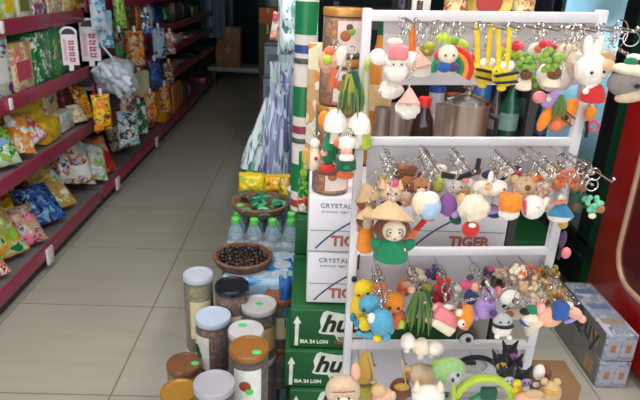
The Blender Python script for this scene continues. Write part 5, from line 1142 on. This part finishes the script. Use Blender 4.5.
K('cream and olive plush cluster beside the slanting post', 551, 180, 1.085, (2, 6), [('bloom', 'h', 0, 0, 11, 14, 'cream', 0, {'n': 20}), ('bloom', 'h', 2, -10, 7, 6, 'gold', 3, {'n': 9}), ('bloom', 'h', -4, 9, 7, 6, 'salmon', 4, {'n': 9})], group=T2)
K('coral plush crab cluster on the slanting post side', 566, 178, 1.055, (2, 7), [('body', 'h', 0, 0, 10, 9, 'coral', 0, {'n': 18}), ('claw', 'e', -9, 8, 4, 5, 'chestnut', 2), ('claw', 'e', 9, 7, 4, 5, 'chestnut', 2)], group=T2)
K('mint green beaded charm beyond the slanting post', 594, 202, 1.03, None, [('beads', 'h', 0, 2, 8, 10, 'mint', 0, {'n': 22}), ('tan_bead', 'e', 4, 5, 4, 4, 'chestnut', 6), ('cream_bead', 'e', -4, 12, 4, 3, 'cream', 5), ('loops', 'r', -2, -17, 6, .8, STEEL, 0)], group=T2, hookpt=(586, 161), ring=11)
K('dark green beaded charm next to the mint one', 577, 201, 1.06, (2, 7), [('beads', 'h', 0, 0, 9, 9, 'darkgreen', 0, {'n': 18}), ('bead', 'e', -4, 3, 4, 4, 'brown', 6), ('bead', 'e', 5, -4, 3, 3, 'mint', 6)], group=T2)
K('thin dark doll charm dangling beside the slanting post', 563, 241, 1.11, (2, 7), [('head', 'e', 0, -17, 5, 5, 'gold'), ('body', 'e', 0, -2, 3.4, 9, 'plum'), ('pink_bag', 'e', 2, 11, 5, 6, 'pink', 2), ('tail', 'l', -2, 6, -5, 18, 'black', 0, {'r': 1.8})], group=T2, ring=4)
K('red and orange woven lanyard hanging from the middle panel', 416, 232, 1.09, (2, 1), [('strap', 'l', 10, -14, 0, -2, 'red', 0, {'r': 3}), ('strap', 'l', 0, -2, -11, 10, 'coral', 0, {'r': 3.4}), ('strap_end', 'l', -11, 10, -15, 14, 'crimson', 1, {'r': 3.6}), ('pink_tag', 'b', 12, -15, 6, 3, 'rose', 2, {'t': 2})], name='hanging_lanyard', cat='lanyard')
# --- lower panel
K('yellow plush duck close to the white post, behind the blue birds', 361, 302, 1.085, (3, 0), [('body', 'e', -1, 6, 10, 19, 'yellow'), ('head', 'e', 4, -12, 12, 11, 'yellow', 0), ('wing', 'e', -8, 12, 3.5, 5, 'teal', 6), ('beak', 'e', 1, -10, 3, 1.8, 'orange', 9), ('eye', 'e', -3, -11, 1.2, 1.2, 'eye', 9), ('eye', 'e', 6, -13, 1.2, 1.2, 'eye', 9)], group=T3)
K('round blue plush bird with a yellow belly', 369, 309, 1.045, (3, 0), [('head', 'e', 2, -4, 12.5, 11, 'blue'), ('belly', 'e', -4, 14, 7.5, 8, 'yellow', 1), ('wing', 'e', -12, 13, 3.5, 4, 'teal', 2), ('foot', 'e', 0, 25, 7, 4, 'blue', 2), ('foot', 'e', -10, 24, 4, 3, 'blue', 1), ('eye', 'e', -6, -3, 1.7, 2, 'eye', 8.5), ('eye', 'e', 4, -2, 1.7, 2, 'eye', 10), ('beak', 'e', -2, 1, 2, 1.4, 'yellow', 10)], group=T3)
K('round blue plush bird with a white patch, in front of the other one', 381, 322, 1.005, (3, 0), [('body', 'e', 0, 0, 12.5, 14.5, 'blue'), ('white_patch', 'e', -10, -6, 4, 6, 'white', 4), ('foot', 'e', -4, 15, 4.5, 4, 'yellow', 2), ('foot', 'e', 5, 14, 4.5, 5, 'blue', 2), ('tail', 'e', 10, 9, 4, 6, 'blue', -3)], group=T3)
K('orange plush lizard with a pale green belly spot', 395, 309, 1.045, (3, 0), [('head', 'e', -1, -7, 11, 11, 'orange'), ('body', 'e', 4, 11, 8, 11, 'coral', -1), ('belly', 'e', 6, 12, 4, 5, 'lime', 6), ('crest', 'e', -14, -18, 8, 6, 'coral', -4), ('arm', 'e', 12, 8, 3, 5, 'orange', 2), ('eye', 'e', 2, -5, 1.6, 1.8, 'eye', 8.6), ('eye', 'e', -6, -5, 1.6, 1.8, 'eye', 8)], group=T3)
K('white plush mushroom trio hanging from a bunch of green leaves, lower panel', 419, 318, 1.04, (3, 1), [('leaves', 's', -2, -8, 15, 22, 'leaf', 3, {'n': 22}), ('leaves', 's', 3, -12, 11, 18, 'darkgreen', 0, {'n': 14}), ('mushroom', 'm', -12, 22, 8, 10, 'white', 4), ('mushroom', 'm', 1, 26, 9, 11, 'cream', 7), ('mushroom', 'm', 15, 29, 10, 9, 'white', 4, {'rot': 20}), ('flower', 'e', 8, -3, 4, 4, 'peach', 8), ('flower', 'e', -8, -30, 4, 4, 'salmon', 3)], group=T3)
K('deep red plush rose on the lower panel', 441, 288, 1.08, (3, 2), [('rose', 'h', 0, 6, 10, 10, 'crimson', 0, {'n': 22}), ('bud', 'h', 0, -7, 9, 7, 'red', 2, {'n': 14}), ('heart', 'e', 4, -6, 3, 3, 'brown', 8)], group=T3)
K('dark violet plush berry above the red rose', 433, 272, 1.115, (3, 2), [('berry', 'h', 0, 0, 8, 7, 'plum', 0, {'n': 14}), ('pale_berry', 'e', -8, 4, 4, 4, 'cream', 1)], group=T3)
K('pink and cream plush ice lolly tilted on the lower panel', 445, 318, 1.035, (3, 2), [('top', 'b', 1, -4, 14, 7, 'pink', 2, {'t': 8, 'rot': 28}), ('bottom', 'b', -3, 5, 13, 6, 'cream', 1, {'t': 8, 'rot': 34}), ('side', 'e', -8, -10, 7, 5, 'salmon', 0), ('white_puff', 'e', 3, -12, 6, 3, 'white', 2)], group=T3)
K('round orange plush fox with a white blaze', 464, 317, 1.01, (3, 3), [('body', 'e', 1, 0, 9, 14, 'orange'), ('blaze', 'e', -4, 3, 4, 4.5, 'white', 6), ('ear', 'c', -4, -13, 3, 4, 'brown', 0), ('paw', 'e', -6, -7, 4, 4, 'cream', 5), ('eye', 'e', -3, 2, 1.1, 1.1, 'eye', 10)], group=T3)
K('navy-haired plush doll with a pink top on the lower panel', 470, 290, 1.06, (3, 3), [('hair', 'e', 1, 6, 8, 8, 'navy', 2), ('top', 'e', -3, -5, 7, 5, 'rose', 0), ('face', 'e', 6, -4, 6, 5.5, 'peach', 2), ('plum_bow', 'e', 0, -13, 4, 3, 'plum', 1)], group=T3)
K('lilac plush star with a white strap and black tie', 485, 304, 1.035, (3, 3), [('body', 'e', 0, 4, 11, 12, 'lilac'), ('top', 'e', 4, -10, 7, 8, 'lilac', 0), ('spot', 'e', 4, -6, 2, 3, 'purple', 6), ('strap', 'l', -1, -26, 6, -14, 'white', 6, {'r': 1.4}), ('tie', 'e', -2, -23, 3, 4, 'black', 4), ('tie', 'e', 7, -26, 3, 5, 'black', 4), ('arm', 'e', -9, 12, 4, 5, 'lilac', 0)], group=T3)
K('black and white plush panda below the lilac star', 502, 322, 1.005, (3, 4), [('body', 'e', 0, 7, 10, 8, 'white'), ('head', 'e', 0, -3, 10, 8, 'silvergrey', 2), ('ear', 'e', -9, -9, 4, 4, 'plum', 1), ('ear', 'e', 7, -8, 4.4, 4, 'brown', 1), ('band', 'e', 0, 1, 11, 2.2, 'black', 4, {'t': 7}), ('paw', 'e', 6, 13, 3, 3, 'white', 4), ('paw', 'e', -6, 12, 3, 3, 'white', 4)] + eyes(4, -4, 1.2, 8), group=T3)
K('round white plush dog with a dark eye patch', 509, 297, 1.045, (3, 4), [('head', 'e', 0, 0, 11, 10.5, 'white'), ('eye_patch', 'e', 3, 0, 3.2, 3.6, 'brown', 7.5), ('chin_patch', 'e', -5, 7, 4, 3, 'black', 6), ('ear', 'e', -11, -6, 4, 5, 'pink', 0), ('rim', 'a', 1, 0, 11, 1.4, 'grey', 2)], group=T3)
K('cream plush radish between the panda and the round dog', 517, 312, 1.075, (3, 4), [('root', 'e', 0, 0, 8, 8, 'cream'), ('tip', 'e', 4, 6, 4, 4, 'salmon')], group=T3)
K('white plush rice ball with a green hat and blue band', 530, 322, 1.005, (3, 5), [('body', 'c', 0, 6, 10, 12, 'cream', 0, {'rot': 180}), ('head', 'e', 0, -3, 9, 8, 'cream', 0), ('band', 'e', -1, -1, 10.5, 2.8, 'royal', 2, {'t': 9}), ('hat', 'e', 2, -13, 7, 5, 'green', 1, {'rot': 20}), ('hair', 'e', -5, -11, 6, 4, 'black', 1)], group=T3)
for i, (x, y, Y, c1, c2, hk, lab) in enumerate(((503, 272, 1.10, 'beige', 'cream', (3, 4), 'beige flower charm at the top of the crowded tan cluster'), (518, 274, 1.075, 'cream', 'coral', (3, 5), 'cream and coral flower charm in the crowded tan cluster'), (530, 285, 1.045, 'tan', 'cream', (3, 5), 'tan flower charm in the middle of the crowded cluster'), (530, 273, 1.11, 'coral', 'tan', (3, 5), 'coral flower charm behind the crowded tan cluster'), (545, 287, 1.08, 'tan', 'brown', (3, 6), 'tan and brown flower charm at the post end of the cluster'), (554, 294, 1.035, 'gold', 'chestnut', (3, 6), 'golden brown flower charm above the peach petals'), (535, 300, 1.02, 'beige', 'pink', (3, 5), 'pale beige and pink flower charm above the rice ball'), (548, 272, 1.115, 'olive', 'crimson', (3, 6), 'olive and crimson flower charm against the slanting post'))):
    K(lab, x, y, Y, hk, [('petals', 'h', 0, 0, 9, 9, c1, 0, {'n': 20}), ('inner_petals', 'h', 2, -1, 5, 5, c2, 6, {'n': 8}), ('leaf', 'e', -7, 7, 3, 4, 'chestnut', 1)], group='flower charms in a crowded cluster', ring=4.5)
K('peach plush petal skirt with a blue backpack', 551, 315, 1.0, (3, 6), [('petal', 'e', -1, 2, 13, 11, 'peach', 0, {'t': 7}), ('backpack', 'b', 7, -7, 7.5, 9, 'royal', 5, {'t': 6}), ('collar', 'e', -10, -6, 5, 6, 'salmon', 0)], group=T3)
K('white and pink plush fish at the end of the lower panel', 572, 311, 1.0, None, [('body', 'e', 2, 2, 10, 6, 'salmon', 0, {'rot': 30}), ('head', 'e', -5, -5, 6, 6, 'cream', 2), ('eye', 'e', -4, -6, 1.8, 1.8, 'gold', 7), ('fin', 'e', -2, 9, 7, 2.4, 'lilac', 1, {'rot': -25}), ('tail', 'e', 10, 8, 4, 5, 'salmon', 0, {'rot': -40})], group=T3, hookpt=(552, 279), ring=4.5)
K('round grey plush seal head peeping under the orange fox', 466, 338, 1.05, (3, 3), [('head', 'e', 0, 0, 8, 7, 'silvergrey'), ('patch', 'e', 1, -1, 3, 3, 'black', 5), ('cap', 'a', 0, 0, 8, 1.2, 'black', 2)], group=T3, ring=4)
# --- small ones filling the crowd
FILL = [
 (1, 428, 49, 1.115, (1, 2), 'olive', 'lime', 7, 'olive plush pea between the cone-hatted plush and the rainbow'),
 (1, 471, 62, 1.115, (1, 4), 'coral', 'red', 7, 'coral plush bead between the rainbow and the bees'),
 (1, 575, 60, 1.075, (1, 10), 'cream', 'white', 8, 'cream plush bead tucked beside the rabbit ear'),
 (1, 536, 82, 1.10, (1, 8), 'leaf', 'grass', 8, 'leafy plush bead between the two green-haired dolls'),
 (1, 607, 58, 1.075, (1, 12), 'tan', 'beige', 8, 'tan plush bead between the rabbit and the grey mouse'),
 (2, 401, 171, 1.115, (2, 1), 'brown', 'chestnut', 8, 'dark brown plush bun high on the middle panel'),
 (2, 405, 199, 1.085, (2, 1), 'salmon', 'cream', 8, 'salmon plush bead beside the cream cat'),
 (2, 440, 172, 1.115, (2, 2), 'beige', 'white', 8, 'beige plush bead under the second hook bunch of the middle panel'),
 (2, 464, 192, 1.085, (2, 2), 'gold', 'tan', 7, 'golden plush bead between the purple grape and fluffy ball'),
 (2, 515, 172, 1.115, (2, 4), 'rose', 'plum', 7, 'rose plush bead above the orange-hatted bun'),
 (2, 541, 190, 1.09, (2, 6), 'peach', 'cream', 9, 'peach plush bead between tan bear and cream cluster'),
 (2, 546, 205, 1.07, (2, 6), 'white', 'salmon', 7, 'white plush bead between the white chick and the teal-lidded pot'),
 (2, 578, 186, 1.09, (2, 7), 'chestnut', 'brown', 8, 'chestnut plush bead under the big silver ring'),
 (3, 405, 288, 1.10, (3, 1), 'coral', 'peach', 8, 'coral plush bead between the orange lizard and the leaves'),
 (3, 417, 276, 1.115, (3, 1), 'cream', 'beige', 8, 'cream plush bead above the hanging leaf bunch'),
 (3, 457, 291, 1.095, (3, 2), 'silvergrey', 'white', 7, 'pale grey plush bead between the red rose and navy-haired doll'),
 (3, 425, 291, 1.095, (3, 1), 'leaf', 'olive', 9, 'leaf green plush bead beside the red rose'),
 (3, 497, 285, 1.095, (3, 4), 'brown', 'black', 7, 'brown plush bead above the round white dog'),
 (3, 489, 272, 1.115, (3, 3), 'plum', 'rose', 6, 'plum plush bead high on the lower panel'),
 (3, 538, 311, 1.07, (3, 5), 'tan', 'chestnut', 8, 'tan plush bead between the rice ball and the petal skirt'),
 (3, 562, 297, 1.06, (3, 6), 'gold', 'brown', 8, 'golden plush bead above the blue backpack'),
 (3, 375, 290, 1.11, (3, 0), 'orange', 'coral', 8, 'orange plush bead between the yellow duck and the orange lizard'),
]
for (t, x, y, Y, hk, c1, c2, k, lab) in FILL:
    K(lab, x, y, Y, hk, [('body', 'f', 0, 0, k, k, c1), ('cap', 'e', 1, -k * .55, k * .7, k * .5, c2, k * .35), ('button', 'e', -k * .3, k * .3, k * .3, k * .3, c2, k * .7)], group='small round plush beads among the keychains', ring=4.5)
# --- left side of the rack
SIDE = 'plush keychains hung on the side of the rack'
K('two white plush mushrooms hanging from long green leaves beside the post', 348, 108, 1.12, None, [('leaves', 's', 3, -12, 15, 24, 'leaf', 0, {'n': 22}), ('leaves', 's', 4, -16, 11, 20, 'darkgreen', 3, {'n': 12}), ('leaves', 's', 0, -18, 7, 16, 'olive', 5, {'n': 7}), ('mushroom', 'm', -13, 17, 12, 17, 'white', 4), ('mushroom', 'm', 11, 19, 12, 16, 'white', 4), ('mushroom', 'm', 3, 33, 10, 7, 'white', 8, {'rot': 25}), ('orange_flower', 'e', -24, 12, 6, 9, 'orange', -2), ('strap', 'l', -12, -30, -2, -52, 'silvergrey', 0, {'r': 1.2})], group=SIDE, hookpt=(352, 48), ring=4)
K('bright plush flower with lime centre hung over the nut jars', 328, 61, 1.19, None, [('petals', 'f', 0, 0, 9, 12, 'peach'), ('centre', 'e', -1, -2, 5, 5, 'lime', 7), ('rust_petal', 'e', 1, -10, 5, 5, 'coral', 4), ('red_ribbon', 'l', 8, 8, 4, 26, 'coral', 3, {'r': 4}), ('white_tag', 'b', 12, -5, 6, 9, 'white', -1, {'t': 2})], group=SIDE, hookpt=(336, 42), ring=3)
K('green plush christmas elf on the side of the rack', 331, 152, 1.14, None, [('body', 'e', -1, 3, 8, 11, 'green'), ('hat', 'c', -2, -11, 9, 9, 'green', 1, {'rot': -10}), ('face', 'e', -7, -1, 4, 4, 'salmon', 6), ('red_trim', 'b', 2, 13, 11, 2.4, 'red', 3, {'t': 5, 'rot': -12}), ('arm', 'e', 7, 6, 3, 6, 'green', 2)], group=SIDE, hookpt=(331, 128), ring=3)
K('white plush angel beside the green christmas elf', 315, 155, 1.15, None, [('body', 'q', 0, 3, 6, 12, 'cream'), ('head', 'e', 0, -12, 5, 5, 'white', 1), ('gold_wing', 'e', -9, 2, 4, 9, 'gold', -1), ('red_dot', 'e', 1, 2, 2, 2, 'red', 6)], group=SIDE, hookpt=(316, 132), ring=3)
K('white bearded plush santa in a green coat under the mushrooms', 346, 152, 1.085, None, [('body', 'q', 0, 8, 11, 10, 'darkgreen'), ('beard', 'e', 0, 4, 8, 5, 'white', 6), ('hat', 'e', 0, -9, 10, 7, 'white', 2), ('face', 'e', 0, -2, 6, 4, 'salmon', 6), ('coat_button', 'e', 0, 13, 4, 3, 'green', 9), ('orange_pompom', 'e', -9, -10, 4, 4, 'coral', 3)], group=SIDE, hookpt=(349, 130), ring=3)
K('red and brown plush sleigh charm at the bottom of the side bunch', 333, 172, 1.12, None, [('sleigh', 'e', -2, 0, 18, 4, 'brown', 0), ('red_cushion', 'e', -6, -4, 8, 4, 'red', 3), ('orange_cushion', 'e', 12, 2, 9, 5, 'coral', 2)], group=SIDE, hookpt=(338, 150), ring=3)
p = P(366, 70, Y=1.125); s = mpp(p); q0 = P(362, 148, Y=1.125)
r = thing('hanging_ribbon_sleeve', q0, 'long clear sleeve with lime ribbon ties hanging along the white post', 'ribbon sleeve')
v = P(367, 62, Y=1.125) - q0
B().tube([V((0, 0, 0)), v * .1, v * .5, v * .9, v], [9 * s, 8 * s, 4.5 * s, 4 * s, 2 * s], 14).build('sleeve', clear('lime_sleeve', (236, 236, 206), .35, .2), r)
B().tube([V((.002, 0, .004)), v * .5, v * .97], 1.6 * s, 8).build('rolled_card', mat('ivory_card', (226, 212, 180), rough=.6), r)
for f, w in ((.98, 3), (.36, 3.4)): B().ell(v * f + V((0, -.008, 0)), (w * s, .008, 6 * s)).build('lime_tie', fab('lime'), r)
B().lathe([(9 * s, 0), (9.6 * s, 5 * s), (7 * s, 16 * s), (5 * s, 20 * s)], V((0, 0, 2 * s)), 20, rip=.06).build('lime_bundle', fab('lime'), r)
# --- things lying in the base tray and hung on the last panel
T4 = 'plush toys in the base tray'
K('beige plush monkey with a folded ear in the base tray', 345, 386, .97, None, [('head', 'e', -2, 5, 18, 17, 'beige'), ('ear', 'e', 11, -13, 5, 10, 'peach', -2, {'rot': -8}), ('muzzle', 'e', -1, 9, 9, 8, 'cream', 11), ('brow', 'l', -14, -3, 9, -4, 'chestnut', 14, {'r': .8}), ('arm', 'e', -20, 18, 9, 6, 'salmon', 3), ('nose', 'e', 1, 6, 2, 1.3, 'brown', 18)] + eyes(5, 2, 1.2, 16, -2), name='plush_toy', cat='plush toy', group=T4)
K('golden brown mesh pouch with a cord hung on the last panel', 366, 375, 1.04, (4, 0), [('pouch', 'q', -1, -8, 9, 16, 'gold', 0), ('cord', 'l', 2, -26, 10, 6, mat('gold_cord', (214, 178, 110), rough=.5), 8, {'r': 1}), ('tag', 'e', 0, 16, 11, 10, 'olive', 2), ('tassel', 's', 8, 14, 7, 10, 'gold', 5, {'n': 9})], name='hanging_pouch', cat='pouch')
K('peach plush seal beside the golden pouch in the base tray', 381, 393, .985, None, [('body', 'e', 2, 4, 11, 11, 'peach'), ('head', 'e', -2, -4, 8, 7, 'tan', 3), ('flipper', 'e', 11, 2, 4, 6, 'beige', 2)], name='plush_toy', cat='plush toy', group=T4)
K('brown plush bear with a gold cord in the base tray', 400, 386, 1.02, None, [('body', 'e', 0, 4, 11, 13, 'brown'), ('scarf', 'e', 1, -3, 8, 4, 'gold', 6), ('cord', 'l', 1, -30, 5, -6, mat('gold_cord', (214, 178, 110)), 6, {'r': .8}), ('ear', 'e', 7, -10, 3.4, 3.4, 'chestnut', 0)], name='plush_toy', cat='plush toy', group=T4)
K('cream plush goat resting against the last panel', 421, 373, 1.04, None, [('body', 'f', 0, 2, 17, 12, 'beige'), ('face', 'e', 4, 4, 7, 6, 'tan', 9), ('ear', 'e', -13, -4, 5, 4, 'tan', 2), ('ear', 'e', 14, -3, 5, 4, 'tan', 2)], name='plush_toy', cat='plush toy', group=T4)
K('white plush cat with a grey nose at the bottom of the rack', 428, 396, .96, None, [('head', 'e', 0, 0, 17, 12, 'white'), ('muzzle', 'e', 3, 1, 5, 4, 'silvergrey', 10), ('nose', 'e', 3, -1, 2, 1.4, 'black', 13.5), ('ear', 'c', -11, -11, 5, 5, 'cream', 0), ('ear', 'c', 12, -11, 5, 5, 'cream', 0)], name='plush_toy', cat='plush toy', group=T4)
K('green plush face with a grey snout on a springy green band', 449, 371, .985, (4, 3), [('head', 'e', 0, -1, 17, 15, 'frog', 0, {'t': 8}), ('snout', 'e', 4, 2, 8, 7.5, 'silvergrey', 6), ('eye', 'e', 1, 1, 1.6, 2.2, 'eye', 13), ('eye', 'e', 6, -4, 1.6, 2, 'eye', 13), ('stem', 'l', 4, 12, 5, 28, 'lime', 0, {'r': 2.6}), ('ear', 'e', -12, -6, 5, 6, 'grass', -1)], name='hanging_headband', cat='headband')
K('wide lime green hair band arching under the black one', 483, 402, .99, None, [('band', 'a', 0, 0, 29, 4.4, 'lime', 0, {'a0': -.1, 'a1': PI * .92}), ('dark_green_bow', 'b', 5, -10, 8, 6, 'darkgreen', 2, {'t': 4}), ('green_tail', 'l', -3, -8, -14, -2, 'green', 0, {'r': 2})], name='hair_band', cat='hair band', group='hair bands in the base tray')
K('black hair band arching over the green band', 474, 381, 1.055, None, [('band', 'a', 0, -1, 27, 2.6, 'black', 0, {'a0': .25, 'a1': PI * .92}), ('white_pad', 'e', 0, -14, 14, 9, 'silvergrey', -2, {'t': 4}), ('black_clip', 'b', -4, -20, 5, 1.6, 'black', 3, {'t': 2})], name='hair_band', cat='hair band', group='hair bands in the base tray')
for i, (x, y, Y, lab) in enumerate(((510, 352, 1.06, 'black plush jester with a pointed purple hood, topmost of its bunch'), (500, 361, 1.03, 'gold and black plush jester on the hair band side of the bunch'), (515, 365, 1.045, 'black plush jester with a lilac face in the middle of the bunch'), (507, 375, 1.0, 'grey-faced plush jester with black hood and white bib'), (524, 377, 1.015, 'black plush jester with a lilac snout at the post side of the bunch'))):
    fc = ['purple', 'gold', 'lilac', 'silvergrey', 'lilac'][i]
    K(lab, x, y, Y, (4, 5 if i in (1, 3) else 6), [('hood', 'e', 0, 0, 8, 7.5, 'black'), ('face', 'e', 0, 2, 5.5, 5, fc, 4), ('horn', 'c', -6, -8, 3, 5, 'black', 0, {'rot': -25}), ('horn', 'c', 6, -8, 3, 5, 'black', 0, {'rot': 30}), ('bib', 'e', 0, 9, 5, 3, 'white' if i in (3, 4) else 'plum', 3)] + eyes(2, 1, .8, 8), group='black hooded plush jesters in a bunch', ring=3)
K('small yellow plush chick under the black jesters', 517, 389, .985, None, [('body', 'e', 0, 2, 5.5, 7, 'yellow'), ('head', 'e', 0, -6, 4.4, 4.4, 'yellow', 1), ('beak', 'e', 0, -5, 1.4, 1, 'orange', 5)], name='plush_toy', cat='plush toy', group=T4)
K('peach-orange plush bread roll in front of the cardboard box', 529, 398, .96, None, [('roll', 'e', 0, 2, 15, 9, 'peach'), ('crust', 'e', 4, -5, 10, 5, 'tan', 2)], name='plush_toy', cat='plush toy', group=T4)
K('tan knitted plush bear back beside the cardboard box', 550, 391, .985, None, [('body', 'e', 0, 2, 11, 13, 'tan'), ('ear', 'e', -6, -10, 4, 4, 'tan', 0), ('ear', 'e', 7, -9, 4, 4, 'tan', 0), ('scarf', 'e', 0, -3, 9, 2.2, 'gold', 3, {'t': 8})], name='plush_toy', cat='plush toy', group=T4)
K('white plush ghost with a brown back above the tan bear', 539, 372, 1.01, (4, 6), [('body', 'e', 0, 0, 6, 9, 'white'), ('back', 'e', 8, 3, 6, 9, 'brown', -3), ('foot', 'e', -3, 12, 4, 3, 'cream', 1)], group=T4, ring=3)
# ------------------------------------------------------------------ light: open shop front, ceiling tubes
W = bpy.data.worlds.new('daylight'); SC.world = W; W.use_nodes = True
bg = W.node_tree.nodes['Background']; bg.inputs['Color'].default_value = (.92, .96, 1, 1); bg.inputs['Strength'].default_value = WORLD
pl = bpy.data.lights.new('shop_front_daylight', 'AREA'); pl.shape = 'RECTANGLE'; pl.size = 4.2; pl.size_y = 2.7; pl.cycles.is_portal = True
po = bpy.data.objects.new('shop_front_daylight', pl); COL.objects.link(po); po.location = (.1, -1.28, 1.45); po.rotation_euler = (-PI / 2, 0, 0)
po.rotation_euler = (PI / 2, 0, 0)
def tube_lamp(x, y, label, power, ln=1.2, rz=0):
    r = thing('ceiling_tube_lamp', (x, y, 2.6), label, 'lamp', 'ceiling tube lamps', rz=rz)
    B().box((0, 0, .03), (ln, .09, .04), bev=.01).build('housing', WHITE_PAINT, r)
    B().tube([(-ln / 2 + .03, 0, -.01), (ln / 2 - .03, 0, -.01)], .014, 12).build('tube', mat('lit_tube', (255, 248, 236), emit=6), r)
    for sx in (-1, 1): B().tube([(sx * ln * .4, 0, .05), (sx * ln * .4, 0, .3)], .004).build('hanger', STEEL, r)
    l = bpy.data.lights.new('tube_light', 'AREA'); l.shape = 'RECTANGLE'; l.size = ln; l.size_y = .08; l.energy = power; l.color = (1, .975, .94)
    o = bpy.data.objects.new('tube_light', l); COL.objects.link(o); o.parent = r; o.location = (0, 0, -.03)
    return r, l
tube_lamp(.78, 1.5, 'ceiling tube lamp between the keychain rack and the coolers', LAMP, 1.2, PI / 2)
tube_lamp(-.5, .3, 'ceiling tube lamp above the aisle, closest to the shop front', LAMP2)
tube_lamp(-.5, 1.5, 'ceiling tube lamp above the aisle beside the jars', LAMP2)
SC.view_settings.view_transform = 'Standard'; SC.view_settings.look = 'None'; SC.view_settings.gamma = 1; SC.view_settings.use_curve_mapping = False
SC.view_settings.exposure = EXPO
